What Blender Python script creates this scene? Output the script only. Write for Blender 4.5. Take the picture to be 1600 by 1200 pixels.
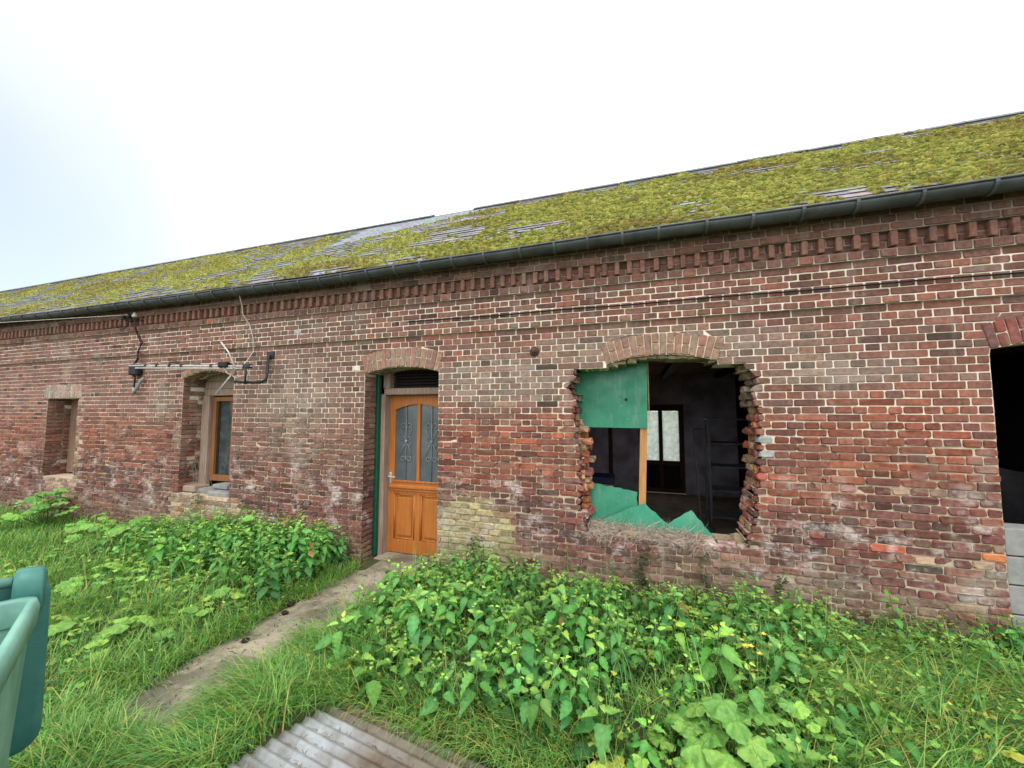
import bpy, math, random
import numpy as np
from mathutils import Matrix, Vector

for o in list(bpy.data.objects): bpy.data.objects.remove(o)
SC = bpy.context.scene
COL = SC.collection
R = math.radians
rng = random.Random(7)
NR = np.random.RandomState(11)

# ------------------------------------------------------------------ camera
FPX, EYE, YAW, PITCH = 601.0, 1.78, R(17.97), math.atan(42/601)
Fv = Vector((-math.sin(YAW)*math.cos(PITCH), math.cos(YAW)*math.cos(PITCH), math.sin(PITCH)))
Rv = Vector((math.cos(YAW), math.sin(YAW), 0)); Uv = Rv.cross(Fv)
CAMP = Vector((0, -4, EYE))
cd = bpy.data.cameras.new('camera'); cam = bpy.data.objects.new('camera', cd); COL.objects.link(cam)
cd.sensor_fit = 'HORIZONTAL'; cd.sensor_width = 36; cd.lens = FPX/1600*36; cd.clip_start = .05; cd.clip_end = 2000
M = Matrix((Rv, Uv, -Fv)).transposed().to_4x4(); M.translation = CAMP; cam.matrix_world = M
SC.camera = cam

def proj(p):
    d = Vector(p)-CAMP; z = d.dot(Fv)
    if z < .05: return None
    return 800+FPX*d.dot(Rv)/z, 600-FPX*d.dot(Uv)/z, z

# ------------------------------------------------------------------ sky and sun
SUN_EL, SUN_AZ = R(64), R(155)          # azimuth clockwise from +Y
w = bpy.data.worlds.new('World'); SC.world = w; w.use_nodes = True
nt = w.node_tree; N = nt.nodes; L = nt.links; N.clear()
out = N.new('ShaderNodeOutputWorld'); bg = N.new('ShaderNodeBackground'); bg.inputs['Strength'].default_value = .12
sky = N.new('ShaderNodeTexSky'); sky.sky_type = 'NISHITA'; sky.sun_disc = False
sky.sun_elevation = SUN_EL; sky.sun_rotation = SUN_AZ; sky.air_density = 1.2; sky.dust_density = 2.5
tc = N.new('ShaderNodeTexCoord'); mp = N.new('ShaderNodeMapping'); mp.inputs['Location'].default_value = (.35, 1.3, .2)
ns = N.new('ShaderNodeTexNoise'); ns.inputs['Scale'].default_value = .9; ns.inputs['Detail'].default_value = 3; ns.inputs['Roughness'].default_value = .45
gap = (Rv*(-1150/FPX)-Uv*(-20/FPX)+Fv).normalized()          # thinner cloud low on the left
dt = N.new('ShaderNodeVectorMath'); dt.operation = 'DOT_PRODUCT'; dt.inputs[1].default_value = gap
ad = N.new('ShaderNodeMath'); ad.operation = 'MULTIPLY_ADD'; ad.inputs[1].default_value = .35
rp = N.new('ShaderNodeMapRange'); rp.interpolation_type = 'SMOOTHSTEP'
rp.inputs['From Min'].default_value = 1.20; rp.inputs['From Max'].default_value = .80; rp.inputs['To Min'].default_value = .2; rp.inputs['To Max'].default_value = 1
mx = N.new('ShaderNodeMix'); mx.data_type = 'RGBA'; mx.inputs['B'].default_value = (11.9, 11.9, 11.75, 1)
L.new(tc.outputs['Generated'], mp.inputs['Vector']); L.new(mp.outputs['Vector'], ns.inputs['Vector']); L.new(tc.outputs['Generated'], dt.inputs[0]); L.new(ns.outputs['Fac'], ad.inputs[0]); L.new(dt.outputs['Value'], ad.inputs[2]); L.new(ad.outputs[0], rp.inputs['Value'])
L.new(rp.outputs['Result'], mx.inputs['Factor']); L.new(sky.outputs['Color'], mx.inputs['A']); L.new(mx.outputs['Result'], bg.inputs['Color']); L.new(bg.outputs['Background'], out.inputs['Surface'])
sd = bpy.data.lights.new('sun', 'SUN'); sd.energy = 1.1; sd.angle = R(25); sd.color = (1, .96, .9)
so = bpy.data.objects.new('sun', sd); COL.objects.link(so)
sdir = Vector((math.sin(SUN_AZ)*math.cos(SUN_EL), math.cos(SUN_AZ)*math.cos(SUN_EL), math.sin(SUN_EL)))
so.rotation_euler = sdir.to_track_quat('Z', 'Y').to_euler(); so.location = (4, -12, 14)
vs = SC.view_settings; vs.view_transform = 'Standard'; vs.look = 'None'; vs.gamma = 1; vs.use_curve_mapping = False
vs.exposure = .62
SC.cycles.max_bounces = 6; SC.cycles.transparent_max_bounces = 8

# ------------------------------------------------------------------ helpers
GZ = -.08                                # ground level at the wall
def lin(c): return tuple((v/255/12.92 if v/255 <= .04045 else ((v/255+.055)/1.055)**2.4) for v in c)

def vnoise(p, seed=0):                   # numpy value noise, p (N,2|3) -> 0..1
    p = np.asarray(p, float); D = p.shape[1]; i = np.floor(p).astype(np.int64); f = p-i; f = f*f*(3-2*f)
    out = np.zeros(len(p))
    for c in range(2**D):
        o = [(c >> k) & 1 for k in range(D)]; h = np.full(len(p), seed*7919, np.int64); wgt = np.ones(len(p))
        for k in range(D):
            h = h*1000003 ^ ((i[:, k]+o[k])*(374761393, 668265263, 2147483647)[k])
            wgt = wgt*(f[:, k] if o[k] else 1-f[:, k])
        h = (h ^ (h >> 13))*1274126177 & 0xffffffff; h = (h ^ (h >> 16)) & 0xffff
        out += wgt*h/65535
    return out
def fb(p, seed=0, oct=3):
    p = np.asarray(p, float); s = np.zeros(len(p)); a = .5; t = 0
    for k in range(oct): s += a*vnoise(p*2**k, seed+k); t += a; a *= .5
    return s/t
_hc = {}
def _h2(i, j, s):
    k = (i, j, s); v = _hc.get(k)
    if v is None:
        h = (i*374761393+j*668265263+s*1442695041) & 0xffffffff; h = ((h ^ (h >> 13))*1274126177) & 0xffffffff; h ^= h >> 16; h = (h*2246822519) & 0xffffffff
        v = _hc[k] = ((h >> 8) & 0xffff)/65535
    return v
def n2(x, z, s=1., seed=0):
    x *= s; z *= s; t = 0.; a = .5714
    for o in range(3):
        i = math.floor(x); j = math.floor(z); u = x-i; v = z-j; u = u*u*(3-2*u); v = v*v*(3-2*v); sd = seed+o
        t += a*((_h2(i, j, sd)*(1-u)+_h2(i+1, j, sd)*u)*(1-v)+(_h2(i, j+1, sd)*(1-u)+_h2(i+1, j+1, sd)*u)*v)
        x *= 2; z *= 2; a *= .5
    return t

class MB:
    def __init__(s): s.V = []; s.F = []; s.C = []
    def add(s, vs, fs, col=(1, 1, 1)):
        b = len(s.V); s.V += [tuple(v) for v in vs]; s.F += [tuple(b+i for i in f) for f in fs]
        if len(col) and not hasattr(col[0], '__len__'): col = [col]*len(vs)
        s.C += list(col)
    def box(s, x0, x1, y0, y1, z0, z1, col=(1, 1, 1), j=0):
        r = lambda: rng.uniform(-j, j) if j else 0
        v = [(x+r(), y+r(), z+r()) for z in (z0, z1) for y in (y0, y1) for x in (x0, x1)]
        s.add(v, [(0, 2, 3, 1), (4, 5, 7, 6), (0, 1, 5, 4), (2, 6, 7, 3), (0, 4, 6, 2), (1, 3, 7, 5)], col)
    def bbox(s, x0, x1, y0, y1, z0, z1, b=.006, col=(1, 1, 1)):     # chamfered box
        P = []
        for (ax, lo, hi) in ((0, x0, x1), (1, y0, y1), (2, z0, z1)): P.append((lo, hi))
        idx = {}; V = []
        def vid(k, ax):
            key = (k, ax)
            if key not in idx:
                p = []
                for a in range(3):
                    lo, hi = P[a]; v = hi if (k >> a) & 1 else lo
                    if a != ax: v += -b if (k >> a) & 1 else b
                    p.append(v)
                idx[key] = len(V); V.append(tuple(p))
            return idx[key]
        Fs = []
        for ax in range(3):
            u, v = (ax+1) % 3, (ax+2) % 3
            for side in (0, 1):
                q = [side << ax, side << ax | 1 << u, side << ax | 1 << u | 1 << v, side << ax | 1 << v]
                f = [vid(k, ax) for k in q]; Fs.append(f if side else f[::-1])
        for ax in range(3):
            u, v = (ax+1) % 3, (ax+2) % 3
            for a in (0, 1):
                for c in (0, 1):
                    k0 = a << u | c << v; k1 = k0 | 1 << ax
                    f = [vid(k0, u), vid(k1, u), vid(k1, v), vid(k0, v)]; Fs.append(f if a ^ c else f[::-1])
        for k in range(8):
            f = [vid(k, 0), vid(k, 1), vid(k, 2)]; Fs.append(f if bin(k).count('1') % 2 else f[::-1])
        s.add(V, Fs, col)
    def tube(s, pts, r, n=6, col=(1, 1, 1), cap=True):
        pts = [Vector(p) for p in pts]; rs = r if hasattr(r, '__len__') else [r]*len(pts); V = []; Fs = []
        up = Vector((.13, .21, .97))
        for i, p in enumerate(pts):
            d = (pts[min(i+1, len(pts)-1)]-pts[max(i-1, 0)]); d = d.normalized() if d.length > 1e-9 else Vector((0, 0, 1))
            a = d.cross(up); a = a.normalized() if a.length > .05 else d.cross(Vector((1, 0, 0))).normalized(); b = d.cross(a)
            for k in range(n): t = 2*math.pi*k/n; V.append(p+(a*math.cos(t)+b*math.sin(t))*rs[i])
        for i in range(len(pts)-1):
            for k in range(n): Fs.append((i*n+k, i*n+(k+1) % n, (i+1)*n+(k+1) % n, (i+1)*n+k))
        if cap: Fs.append(tuple(range(n))[::-1]); Fs.append(tuple((len(pts)-1)*n+k for k in range(n)))
        s.add(V, Fs, col)
    def prism(s, poly, y0, y1, col=(1, 1, 1)):        # polygon in XZ, extruded along Y
        n = len(poly); V = [(x, y0, z) for x, z in poly]+[(x, y1, z) for x, z in poly]
        Fs = [tuple(range(n)), tuple(range(2*n-1, n-1, -1))]+[(i, n+i, n+(i+1) % n, (i+1) % n) for i in range(n)]
        s.add(V, Fs, col)
    def loft(s, loops, cap0=False, cap1=False, col=(1, 1, 1)):
        n = len(loops[0]); V = [p for l in loops for p in l]; Fs = []
        for i in range(len(loops)-1):
            for k in range(n): Fs.append((i*n+k, i*n+(k+1) % n, (i+1)*n+(k+1) % n, (i+1)*n+k))
        if cap0: Fs.append(tuple(range(n))[::-1])
        if cap1: Fs.append(tuple((len(loops)-1)*n+k for k in range(n)))
        s.add(V, Fs, col)
    def build(s, name, mat, parent=None, smooth=False, origin=None):
        me = bpy.data.meshes.new(name); V = s.V
        if origin is not None: V = [(a-origin[0], b-origin[1], c-origin[2]) for a, b, c in V]
        me.from_pydata(V, [], s.F)
        at = me.color_attributes.new('Col', 'FLOAT_COLOR', 'POINT')
        c = np.ones((len(V), 4), np.float32); c[:, :3] = np.array(s.C, np.float32); at.data.foreach_set('color', c.ravel())
        if smooth: me.polygons.foreach_set('use_smooth', [True]*len(me.polygons))
        me.materials.append(mat); me.update()
        return link(name, me, parent, origin)

def link(name, me, parent=None, loc=None):
    o = bpy.data.objects.new(name, me); COL.objects.link(o)
    if parent is not None: o.parent = parent
    if loc is not None: o.location = loc
    return o
def tri_mesh(name, V, Fc, C, mat, parent=None, smooth=False):      # numpy triangles
    me = bpy.data.meshes.new(name); nv, nf = len(V), len(Fc)
    me.vertices.add(nv); me.vertices.foreach_set('co', np.asarray(V, np.float32).ravel())
    me.loops.add(nf*3); me.loops.foreach_set('vertex_index', np.asarray(Fc, np.int32).ravel())
    me.polygons.add(nf); me.polygons.foreach_set('loop_start', np.arange(0, nf*3, 3, dtype=np.int32))
    at = me.color_attributes.new('Col', 'FLOAT_COLOR', 'POINT')
    c = np.ones((nv, 4), np.float32); c[:, :3] = C; at.data.foreach_set('color', c.ravel())
    if smooth: me.polygons.foreach_set('use_smooth', np.ones(nf, bool))
    me.materials.append(mat); me.update(calc_edges=True); me.validate()
    return link(name, me, parent)
def scatter(bV, bF, A, T, C, bC=None):            # copies of a small mesh: A (N,3,3), T (N,3), C (N,3)
    bV = np.asarray(bV, float); bF = np.asarray(bF, np.int64); n = len(T); k = len(bV)
    V = np.einsum('nij,vj->nvi', A, bV)+T[:, None, :]
    Fc = bF[None]+(np.arange(n)*k)[:, None, None]
    return V.reshape(-1, 3), Fc.reshape(-1, 3), np.repeat(C, k, axis=0)*(1 if bC is None else np.tile(np.asarray(bC), (n, 1)))
def join(parts):
    V = []; Fc = []; C = []; b = 0
    for v, f, c in parts:
        V.append(v); Fc.append(f+b); C.append(c); b += len(v)
    return np.concatenate(V), np.concatenate(Fc), np.concatenate(C)
def empty(name, loc=(0, 0, 0), rz=0, parent=None):
    o = bpy.data.objects.new(name, None); COL.objects.link(o); o.location = loc; o.rotation_euler = (0, 0, rz); o.empty_display_size = .1
    if parent is not None: o.parent = parent
    return o
def tag(o, label, cat, group=None):
    o['label'] = label; o['category'] = cat
    if group: o['group'] = group
    return o
def kind(o, k): o['kind'] = k; return o

# ------------------------------------------------------------------ materials
def mat(name):
    m = bpy.data.materials.new(name); m.use_nodes = True; n = m.node_tree; n.nodes.clear()
    o = n.nodes.new('ShaderNodeOutputMaterial'); b = n.nodes.new('ShaderNodeBsdfPrincipled'); n.links.new(b.outputs[0], o.inputs[0])
    return m, n, b, o
class G:                                 # tiny node helper
    def __init__(s, n): s.n = n
    def nd(s, t, **k):
        x = s.n.nodes.new(t)
        for a, v in k.items(): setattr(x, a, v)
        return x
    def put(s, sock, v):
        if hasattr(v, 'is_linked') or isinstance(v, bpy.types.NodeSocket): s.n.links.new(v, sock)
        else: sock.default_value = v
    def pos(s): return s.nd('ShaderNodeNewGeometry').outputs['Position']
    def obj(s): return s.nd('ShaderNodeTexCoord').outputs['Object']
    def attr(s, a='Col'): return s.nd('ShaderNodeAttribute', attribute_name=a).outputs['Color']
    def scale(s, v, sc, loc=(0, 0, 0)):
        m = s.nd('ShaderNodeMapping'); s.put(m.inputs['Vector'], v); m.inputs['Scale'].default_value = sc; m.inputs['Location'].default_value = loc; return m.outputs[0]
    def noise(s, v, sc, det=4, ro=.55, out='Fac'):
        m = s.nd('ShaderNodeTexNoise'); s.put(m.inputs['Vector'], v); m.inputs['Scale'].default_value = sc; m.inputs['Detail'].default_value = det; m.inputs['Roughness'].default_value = ro; return m.outputs[out]
    def ramp(s, v, a, b, ca=0., cb=1.):
        m = s.nd('ShaderNodeMapRange'); m.interpolation_type = 'SMOOTHSTEP'; s.put(m.inputs['Value'], v)
        m.inputs['From Min'].default_value = a; m.inputs['From Max'].default_value = b; m.inputs['To Min'].default_value = ca; m.inputs['To Max'].default_value = cb; return m.outputs[0]
    def math(s, op, a, b=0.):
        m = s.nd('ShaderNodeMath', operation=op); s.put(m.inputs[0], a); s.put(m.inputs[1], b); return m.outputs[0]
    def mix(s, f, a, b, bt='MIX'):
        m = s.nd('ShaderNodeMix', data_type='RGBA', blend_type=bt); s.put(m.inputs['Factor'], f)
        for k, v in (('A', a), ('B', b)):
            if isinstance(v, tuple) and len(v) == 3: v = v+(1,)
            s.put([i for i in m.inputs if i.name == k and i.type == 'RGBA'][0], v)
        return [o for o in m.outputs if o.type == 'RGBA'][0]
    def sep(s, v): m = s.nd('ShaderNodeSeparateXYZ'); s.put(m.inputs[0], v); return m.outputs
    def bump(s, b, h, st=.4, d=.005):
        m = s.nd('ShaderNodeBump'); s.put(m.inputs['Height'], h); m.inputs['Strength'].default_value = st; m.inputs['Distance'].default_value = d; s.n.links.new(m.outputs[0], b.inputs['Normal'])

def grey_mul(g, v): 
    c = g.nd('ShaderNodeCombineColor')
    for i in range(3): g.put(c.inputs[i], v)
    return c.outputs[0]

def simple(name, c1, c2=None, sc=8, rough=.75, bump=.3, bd=.004, metal=0, stretch=(1, 1, 1), spec=.3, use_attr=False, world=False):
    m, n, b, o = mat(name); g = G(n); p = g.scale(g.pos() if world else g.obj(), stretch)
    nz = g.noise(p, sc, 6, .6); col = g.mix(g.ramp(nz, .3, .7), c1, c2 or tuple(v*.7 for v in c1))
    if use_attr: col = g.mix(1., col, g.attr(), 'MULTIPLY')
    n.links.new(col, b.inputs['Base Color']); b.inputs['Roughness'].default_value = rough; b.inputs['Metallic'].default_value = metal
    b.inputs['Specular IOR Level'].default_value = spec
    if bump: g.bump(b, g.noise(p, sc*4, 4, .6), bump, bd)
    return m

def make_brick_mat():
    m, n, b, o = mat('brick'); g = G(n); P = g.pos(); S = g.sep(P); z = S[2]; x = S[0]
    nz = g.noise(P, 26, 5, .65); col = g.mix(1., g.attr(), grey_mul(g, g.ramp(nz, .25, .75, .66, 1.28)), 'MULTIPLY')
    ch = g.noise(P, 1.3, 6, .7); col = g.mix(g.math('MULTIPLY', g.ramp(ch, .55, .68), .36), col, lin((188, 176, 164)))   # chalky bloom
    sp = g.noise(P, 70, 3, .6)                                   # dark specks and pits
    col = g.mix(g.ramp(sp, .60, .72, 0, .55), col, lin((60, 48, 46)))
    soot = g.noise(P, 2.6, 4, .6)                                # dirty patches
    col = g.mix(g.math('MULTIPLY', g.ramp(soot, .54, .72), .5), col, lin((92, 80, 74)))
    # white salt bloom low on the wall
    e = g.noise(g.scale(P, (1, 1, 1.4)), 3.4, 6, .72); ez = g.math('MULTIPLY', g.ramp(z, .15, .45), g.ramp(z, 1.35, .95))
    ef = g.math('MULTIPLY', g.ramp(e, .505, .68), ez)
    col = g.mix(g.math('MULTIPLY', ef, .8), col, lin((200, 188, 186)))
    st = g.noise(g.scale(P, (5, 5, .55)), 1.6, 5, .6)                # rain streaks
    col = g.mix(g.ramp(st, .56, .72, 0, .35), col, lin((150, 136, 124)))
    # light mortar smear, everywhere a little
    s = g.noise(P, 9, 6, .75); col = g.mix(g.ramp(s, .60, .76, 0, .5), col, lin((178, 166, 150)))
    # lichen near the ground
    l = g.noise(P, 5.5, 6, .75); lz = g.ramp(z, .48, .04)
    lf = g.math('MULTIPLY', g.ramp(l, .48, .60), lz); col = g.mix(g.math('MULTIPLY', lf, .7), col, lin((150, 142, 116)))
    n.links.new(col, b.inputs['Base Color']); b.inputs['Roughness'].default_value = .88; b.inputs['Specular IOR Level'].default_value = .2
    h = g.math('ADD', g.noise(P, 60, 5, .7), g.math('MULTIPLY', g.noise(P, 18, 3), 1.2)); g.bump(b, h, .6, .006)
    return m
def make_mortar_mat():
    m, n, b, o = mat('mortar'); g = G(n); P = g.pos(); S = g.sep(P); z = S[2]
    wob = g.math('ADD', z, g.math('MULTIPLY', g.math('SUBTRACT', g.noise(P, 1.7, 4), .5), 1.3))
    col = g.mix(g.ramp(wob, 1.35, 1.95), lin((200, 182, 158)), lin((230, 220, 202)))
    col = g.mix(g.math('MULTIPLY', g.ramp(wob, .9, .45), .8), col, lin((176, 166, 146)))
    col = g.mix(g.ramp(g.noise(P, 14, 5, .7), .5, .75, 0, .5), col, lin((136, 114, 96)))
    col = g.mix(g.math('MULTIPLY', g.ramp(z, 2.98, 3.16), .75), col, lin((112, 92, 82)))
    n.links.new(col, b.inputs['Base Color']); b.inputs['Roughness'].default_value = .95; b.inputs['Specular IOR Level'].default_value = .1
    g.bump(b, g.noise(P, 80, 5, .7), .7, .006)
    return m
def make_leaf_mat(name, tr=.3, rough=.5):
    m, n, b, o = mat(name); g = G(n); info = g.nd('ShaderNodeObjectInfo')
    col = g.mix(1., g.attr(), info.outputs['Color'], 'MULTIPLY'); nz = g.noise(g.pos(), 45, 3, .6)
    col = g.mix(1., col, grey_mul(g, g.ramp(nz, .25, .75, .78, 1.18)), 'MULTIPLY')
    n.links.new(col, b.inputs['Base Color']); b.inputs['Roughness'].default_value = rough; b.inputs['Specular IOR Level'].default_value = .35
    t = g.nd('ShaderNodeBsdfTranslucent'); n.links.new(g.mix(1., col, (1.15, 1.2, .5), 'MULTIPLY'), t.inputs['Color'])
    ms = g.nd('ShaderNodeMixShader'); ms.inputs[0].default_value = tr
    n.links.new(b.outputs[0], ms.inputs[1]); n.links.new(t.outputs[0], ms.inputs[2]); n.links.new(ms.outputs[0], o.inputs[0])
    g.bump(b, g.noise(g.pos(), 110, 3), .25, .003)
    return m
MAT = dict(brick=make_brick_mat(), mortar=make_mortar_mat(), leaf=make_leaf_mat('leaf', .3, .6), grass=make_leaf_mat('grass_blade', .32, .55))
def make_ground_mat():
    m, n, b, o = mat('soil_and_turf'); g = G(n); P = g.pos()
    a = g.noise(P, 3, 6, .65); col = g.mix(g.ramp(a, .35, .65), lin((70, 58, 40)), lin((58, 78, 34)))
    col = g.mix(g.ramp(g.noise(P, 30, 5, .7), .45, .7, 0, .7), col, lin((92, 80, 52)))
    n.links.new(col, b.inputs['Base Color']); b.inputs['Roughness'].default_value = .95; g.bump(b, g.noise(P, 40, 6, .7), .8, .02)
    return m
def make_path_mat():
    m, n, b, o = mat('worn_concrete'); g = G(n); P = g.pos()
    col = g.mix(g.ramp(g.noise(P, 2.2, 6, .65), .38, .62), lin((158, 148, 130)), lin((98, 94, 80)))
    col = g.mix(g.ramp(g.noise(P, 5, 6, .7), .52, .68, 0, .75), col, lin((96, 92, 62)))
    col = g.mix(g.ramp(g.noise(P, 11, 6, .75), .55, .66, 0, .8), col, lin((84, 92, 52)))
    col = g.mix(g.ramp(g.noise(P, 120, 3, .7), .6, .75, 0, .6), col, lin((186, 174, 156)))
    col = g.mix(g.ramp(g.noise(P, 90, 3, .7), .62, .72, 0, .7), col, lin((66, 58, 48)))
    n.links.new(col, b.inputs['Base Color']); b.inputs['Roughness'].default_value = .92; g.bump(b, g.noise(P, 60, 6, .75), .7, .008)
    return m
def make_wood(name, c1, c2, rough=.6, axis=2, sc=9, spec=.3):
    st = [14, 14, 14]; st[axis] = .9
    m, n, b, o = mat(name); g = G(n); p = g.scale(g.obj(), tuple(st)); q = g.noise(p, sc*.35, 6, .65)
    col = g.mix(g.ramp(q, .32, .68), c1, c2); col = g.mix(g.ramp(g.noise(g.obj(), 4, 4), .45, .75, 0, .35), col, tuple(v*.55 for v in c1))
    n.links.new(col, b.inputs['Base Color']); b.inputs['Roughness'].default_value = rough; b.inputs['Specular IOR Level'].default_value = spec
    g.bump(b, q, .3, .003); return m
def make_slate():
    m, n, b, o = mat('slate'); g = G(n); P = g.pos()
    col = g.mix(1., g.attr(), grey_mul(g, g.ramp(g.noise(P, 8, 5, .65), .3, .7, .7, 1.2)), 'MULTIPLY')
    col = g.mix(g.ramp(g.noise(P, 22, 4, .7), .60, .72, 0, .6), col, lin((150, 148, 132)))
    n.links.new(col, b.inputs['Base Color']); b.inputs['Roughness'].default_value = .42; g.bump(b, g.noise(P, 30, 5, .6), .4, .004); return m
def make_moss():
    m, n, b, o = mat('moss'); g = G(n); P = g.pos()
    col = g.mix(1., g.attr(), grey_mul(g, g.ramp(g.noise(P, 60, 5, .7), .3, .7, .55, 1.35)), 'MULTIPLY')
    n.links.new(col, b.inputs['Base Color']); b.inputs['Roughness'].default_value = .95; b.inputs['Specular IOR Level'].default_value = .1
    g.bump(b, g.noise(P, 150, 4, .7), .9, .01); return m
def make_glass(name, c, rough=.12, alpha=.5):
    m, n, b, o = mat(name); g = G(n); b.inputs['Base Color'].default_value = c+(1,); b.inputs['Roughness'].default_value = rough; b.inputs['Specular IOR Level'].default_value = .6
    t = g.nd('ShaderNodeBsdfTransparent'); t.inputs[0].default_value = (.92, .95, .94, 1)
    if name == 'dusty_glass':
        tr = g.nd('ShaderNodeBsdfTranslucent'); tr.inputs[0].default_value = (.8, .82, .82, 1); b = tr
    ms = g.nd('ShaderNodeMixShader')
    d = g.noise(g.obj(), 9, 5, .6); g.put(ms.inputs[0], g.ramp(d, .3, .7, alpha-.12, alpha+.12))
    n.links.new(t.outputs[0], ms.inputs[1]); n.links.new(b.outputs[0], ms.inputs[2]); n.links.new(ms.outputs[0], o.inputs[0]); return m
def make_board():
    m, n, b, o = mat('green_board'); g = G(n); P = g.pos()
    col = g.mix(g.ramp(g.noise(P, 3, 5, .6), .3, .7), lin((46, 140, 110)), lin((34, 122, 94)))
    col = g.mix(g.ramp(g.noise(g.scale(P, (6, 6, 1)), 2.5, 6, .7), .52, .72, 0, .45), col, lin((120, 150, 132)))
    col = g.mix(g.ramp(g.noise(P, 34, 4, .7), .64, .74, 0, .7), col, lin((176, 186, 170)))
    col = g.mix(g.ramp(g.noise(P, 9, 6, .75), .56, .72, 0, .4), col, lin((40, 84, 66)))
    n.links.new(col, b.inputs['Base Color']); g.put(b.inputs['Roughness'], g.ramp(g.noise(P, 6, 5), .3, .7, .28, .6)); b.inputs['Specular IOR Level'].default_value = .5
    g.bump(b, g.noise(P, 5, 4), .25, .01); return m
MAT.update(ground=make_ground_mat(), path=make_path_mat(), slate=make_slate(), moss=make_moss(),
  zinc=simple('weathered_zinc', lin((88, 92, 96)), lin((62, 66, 68)), 5, .5, .15, .003, .35, spec=.4, use_attr=True),
  dark_iron=simple('dark_iron', lin((58, 60, 64)), lin((40, 40, 44)), 20, .55, .3, .002, .3),
  alu=simple('dull_aluminium', lin((204, 204, 202)), lin((170, 170, 170)), 20, .5, .1, .002, 0),
  black_rubber=simple('black_rubber', lin((34, 34, 38)), lin((24, 24, 28)), 20, .6, .1),
  white_plastic=simple('white_cable', lin((214, 210, 200)), lin((184, 180, 170)), 20, .5, .1),
  rust=simple('rusty_iron', lin((96, 66, 56)), lin((62, 52, 50)), 30, .8, .6, .004, .1),
  door=make_wood('varnished_orange_wood', lin((194, 120, 56)), lin((168, 100, 46)), .45, 2, 8, .4),
  oldwood=make_wood('weathered_timber', lin((168, 148, 134)), lin((134, 114, 102)), .85),
  brownwood=make_wood('brown_window_wood', lin((150, 104, 66)), lin((120, 80, 50)), .6),
  tanwood=make_wood('raw_pine', lin((196, 146, 92)), lin((170, 120, 74)), .7),
  greywood=make_wood('dull_plank_wood', lin((142, 114, 98)), lin((114, 90, 78)), .85),
  darkwood=make_wood('dark_brown_wood', lin((84, 56, 38)), lin((62, 42, 30)), .7),
  ceil=make_wood('old_ceiling_wood', lin((150, 104, 74)), lin((112, 76, 54)), .85, 0),
  greenpaint=simple('dark_green_paint', lin((16, 84, 62)), lin((12, 70, 52)), 6, .5, .1),
  greenboard=make_board(),
  boardedge=simple('pale_board_edge', lin((176, 150, 112)), lin((150, 122, 86)), 14, .8),
  plaster=simple('dirty_lilac_plaster', lin((206, 200, 216)), lin((150, 142, 156)), 2.2, .95, .4, .006),
  dim=simple('shade_dark_wall', lin((46, 40, 38)), lin((34, 30, 30)), 3, .95),  # near-black so the rooms stay dark; interior shade is put into the colour
  floor=simple('dusty_floor', lin((160, 142, 128)), lin((120, 106, 96)), 4, .95),
  concrete=simple('grey_concrete', lin((150, 150, 148)), lin((124, 126, 126)), 7, .92, .6, .006),
  doorglass=simple('obscured_door_glass', lin((104, 114, 118)), lin((84, 92, 98)), 3, .16, .05, .002, 0, spec=.6),
  curtain=simple('grey_net_curtain', lin((176, 182, 184)), lin((150, 156, 160)), 5, .8, .2),
  glass=make_glass('window_glass', lin((40, 46, 50)), .08, .35), dusty=make_glass('dusty_glass', lin((170, 176, 172)), .35, .42),
  steel=simple('grey_shelf_steel', lin((104, 106, 112)), lin((80, 82, 88)), 9, .5, .1, .002, .3),
  card=simple('cardboard', lin((168, 138, 108)), lin((150, 120, 92)), 9, .9, .1), bluebox=simple('dark_blue_lid', lin((44, 48, 84)), lin((34, 38, 70)), 9, .6, .1),
  bin=simple('teal_bin_plastic', lin((118, 166, 150)), lin((88, 134, 122)), 7, .45, .12, .002, 0, spec=.45), bin_dark=simple('dark_teal_lid_plastic', lin((62, 122, 112)), lin((48, 104, 98)), 6, .45, .12, .002, 0, spec=.4),
  tin=simple('galvanised_sheet', lin((160, 166, 170)), lin((122, 120, 118)), 7, .6, .3, .004, .2, spec=.4, use_attr=True),
  scroll=simple('grey_scroll_iron', lin((150, 158, 160)), lin((120, 128, 130)), 20, .5, .1),
  straw=simple('dry_straw', lin((150, 136, 118)), lin((116, 102, 86)), 30, .9, .1, use_attr=True),
  stem=simple('plant_stem', lin((104, 128, 66)), lin((86, 108, 56)), 12, .7, .1), bark=simple('bark', lin((84, 70, 56)), lin((60, 50, 40)), 14, .95, .8, .01),
  soilcrumb=simple('soil_litter', lin((96, 80, 62)), lin((70, 58, 46)), 20, .95, .8, .01, use_attr=True))

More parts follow.
